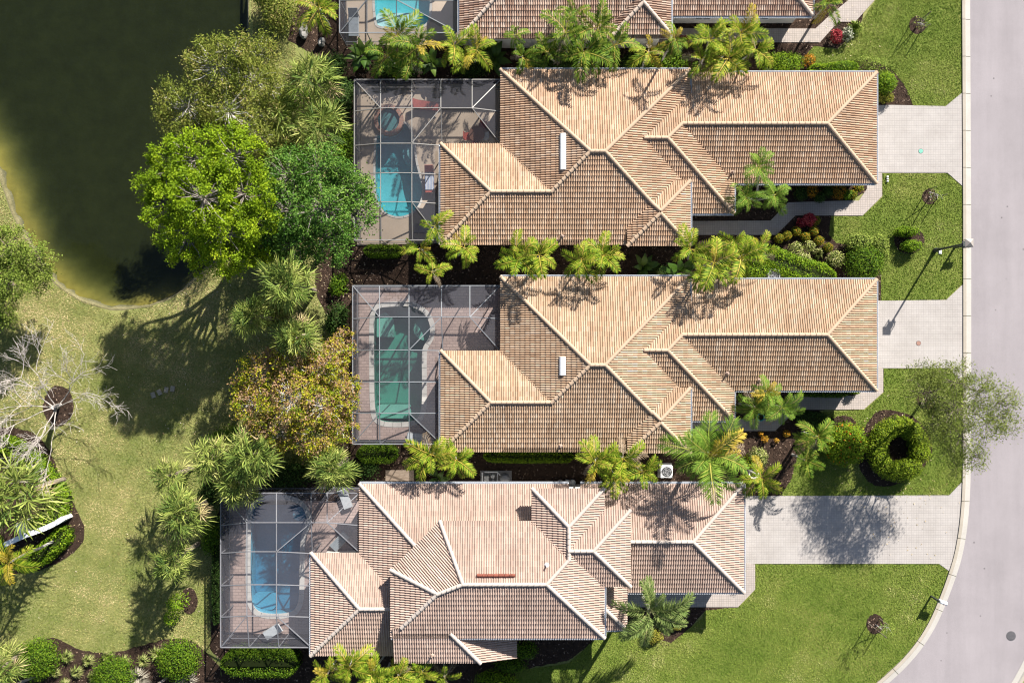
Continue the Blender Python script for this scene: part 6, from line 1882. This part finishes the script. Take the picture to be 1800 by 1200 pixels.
lounger(742, 402, 1.57, 'dark lounger at the bottom of the dark enclosure', 'dark_metal', 'grey_plastic', L=1.1, W=.6)
def patio_table(px, py, label):
    c = P(px, py, .7); b = Vector((c.x, c.y, ZD)); t = thing('patio_table', b, label, 'table')
    mb = MB(); mb.lathe(b, [(.55, .68), (.57, .7), (.55, .73)], 18); mb.build('tabletop', M['brown_frame'], t)
    mb = MB(); mb.lathe(b, [(.28, 0), (.06, .06), (.06, .68)], 10); mb.build('pedestal', M['brown_frame'], t)
def patio_chair(px, py, rz, label, cm='red_cushion'):
    c = P(px, py, .45); b = Vector((c.x, c.y, ZD)); t = thing('patio_chair', b, label, 'chair', 'patio chairs in the dark enclosure'); R = Matrix.Rotation(rz, 3, 'Z')
    for x in (-.25, .25):
        for y in (-.25, .25):
            mb = MB(); mb.bar(b + R @ Vector((x, y, 0)), b + R @ Vector((x, y, .42 if y < 0 else .85)), .045); mb.build('leg', M['brown_frame'], t)
    mb = MB(); mb.box(b + Vector((0, 0, .44)), (.52, .52, .1), rz=rz); mb.build('seat', M[cm], t)
    mb = MB(); mb.box(b + R @ Vector((0, .25, .7)), (.5, .08, .4), rz=rz); mb.build('backrest', M[cm], t)
patio_table(838, 236, 'round dark table in the arm of the dark enclosure')
for k, (x, y, a, lb, cm) in enumerate(((822, 240, 1.57, 'red chair left of the round table', 'red_cushion'), (848, 222, -.4, 'red chair above the round table', 'red_cushion'), (852, 240, -1.57, 'pale chair right of the round table', 'white_sling'), (836, 249, 3.14, 'red chair below the round table', 'red_cushion'))): patio_chair(x, y, a, lb, cm)

# ---------------------------------------------------------------- garden things
M['teal'] = plain('teal_glaze', (.05, .32, .34), rough=.25, spec=.6); M['soil'] = plain('potting_soil', (.02, .014, .01), rough=.95)
def pot(px, py, r, h, m, label):
    c = P(px, py, h); b = Vector((c.x, c.y, .058)); t = thing('flower_pot', b, label, 'flower pot')
    mb = MB(); n = 18; prof = [(r * .6, 0), (r * .92, h * .55), (r * .85, h * .85), (r * 1.05, h), (r * .85, h), (r * .8, h * .8)]
    vs_ = []; fs_ = []
    for (pr, pz) in prof:
        for k in range(n): vs_.append(b + Vector((pr * math.cos(2 * math.pi * k / n), pr * math.sin(2 * math.pi * k / n), pz)))
    for i in range(len(prof) - 1):
        for k in range(n): fs_.append((i * n + k, i * n + (k + 1) % n, (i + 1) * n + (k + 1) % n, (i + 1) * n + k))
    obj('body', vs_, fs_, M[m], t)
    mb = MB(); mb.lathe(b, [(r * .78, h * .6), (r * .8, h * .84)], n); mb.build('soil', M['soil'], t)
pot(1337, 733, .26, .6, 'teal', 'glazed teal flower pot on the shaded path')
pot(1325, 832, .34, .5, 'pvc', 'pale wide flower pot beside the queen palm')
M['stone'] = noisy('stepping_stone', [(.3, (.20, .18, .13)), (.7, (.34, .31, .25))], scale=3, scale2=14, rough=.9, bump=.01)
for k, (x, y, a, lb) in enumerate(((270, 694, .3, 'leftmost stepping stone in the shaded lawn'), (281, 689, .5, 'second stepping stone from the left'), (293, 685, -.2, 'third stepping stone from the left'), (304, 683, -.15, 'rightmost stepping stone in the shaded lawn'))):
    mb = MB(); mb.box(Vector((0, 0, 0)), (.3, .4, .07)); mb.box(Vector((0, 0, .04)), (.27, .37, .02)); me = make_mesh('stepping_stone', mb.v, mb.f, M['stone']); o = link('stepping_stone', me); c = P(x, y); o.location = (c.x, c.y, .06); o.rotation_euler = (0, 0, a); setp(o, lb, 'stepping stone', 'stepping stones')
M['boulder'] = noisy('pale_boulder', [(.3, (.12, .115, .105)), (.55, (.24, .23, .215)), (.75, (.40, .39, .37))], scale=2.5, scale2=9, bump=.05, rough=.9)
def boulder(px, py, r, label, seed):
    bm = bmesh.new(); bmesh.ops.create_icosphere(bm, subdivisions=3, radius=1); rg = random.Random(seed); ph = [rg.uniform(0, 6) for _ in range(6)]
    for v in bm.verts:
        c_ = v.co; k = 1 + .16 * math.sin(c_.x * 3 + ph[0]) * math.sin(c_.y * 3.4 + ph[1]) + .1 * math.sin(c_.z * 5 + ph[2] + c_.x * 4) + .06 * math.sin(c_.y * 9 + ph[3])
        v.co = Vector((c_.x * r[0] * k, c_.y * r[1] * k, c_.z * r[2] * k))
    me = bpy.data.meshes.new('boulder'); bm.to_mesh(me); bm.free(); me.materials.append(M['boulder']); o = link('boulder', me); c = P(px, py); o.location = (c.x, c.y, r[2] * .5); setp(o, label, 'boulder')
boulder(535, 57, (.28, .52, .4), 'pale boulder in the bed near the top fan palm', 1)
boulder(566, 76, (.25, .32, .3), 'smaller grey boulder in the shaded bed by the top enclosure', 2)
# white garden wall
top = 1.35; ln = smooth_poly([(6, 958), (40, 942), (75, 930), (98, 919), (110, 911)], 2, closed=False)
ln = [Vector(P2(x, y, top)) for x, y in ln]; lo = offs(ln, .14); hi = offs(ln, -.14)
t = thing('garden_wall', (ln[4].x, ln[4].y, 0), 'white curved garden wall in the left planting bed', 'wall')
mb = MB(); mb.prism(ccw([tuple(p) for p in lo] + [tuple(p) for p in hi[::-1]]), -.1, top - .08); mb.build('wall_body', M['stucco'], t)
lo2 = offs(ln, .17); hi2 = offs(ln, -.17); mb = MB(); mb.prism(ccw([tuple(p) for p in lo2] + [tuple(p) for p in hi2[::-1]]), top - .08, top); mb.build('wall_cap', M['white_metal'], t)
c = P(34, 930, 1.6); mb = MB(); mb.box((c.x, c.y, .78), (.5, .9, 1.6), rz=.45); mb.build('pillar', M['stucco'], t)
for k, (x0, y0, x1, y1, lb) in enumerate(((30, 1201, 62, 1188, 'timber rail at the bottom left below the round bush'), (274, 1204, 290, 1193, 'short timber rail cut by the bottom edge'))):
    a = P(x0, y0, .6); b_ = P(x1, y1, .6); t = thing('timber_rail', ((a.x + b_.x) / 2, (a.y + b_.y) / 2, 0), lb, 'rail')
    mb = MB(); mb.bar(a, b_, .16, .1); mb.build('rail', M['timber'], t)
    for q in (a, b_):
        mb = MB(); mb.bar(Vector((q.x, q.y, -.1)), Vector((q.x, q.y, .55)), .11); mb.build('post', M['timber'], t)
c = P(1652, 443); t = thing('utility_plate', (c.x, c.y, .02), 'small white utility box lid in the lawn by the lamp', 'box lid')
mb = MB(); mb.box(c + Vector((0, 0, .04)), (.2, .28, .1)); mb.build('box', M['pvc'], t); mb = MB(); mb.box(c + Vector((0, 0, .1)), (.16, .24, .02)); mb.build('lid', M['vent_white'], t)
for k, (y, lb) in enumerate(((311, 'upper small white block at the driveway lawn corner'), (315, 'middle small white block at the driveway lawn corner'), (319, 'lower small white block at the driveway lawn corner'))):
    mb = MB(); mb.box(Vector((0, 0, .06)), (.12, .10, .14)); mb.box(Vector((0, 0, .14)), (.09, .07, .03)); me = make_mesh('marker_block', mb.v, mb.f, M['pvc']); o = link('marker_block', me); c = P(1559, y); o.location = (c.x, c.y, .02); setp(o, lb, 'marker block', 'white marker blocks')
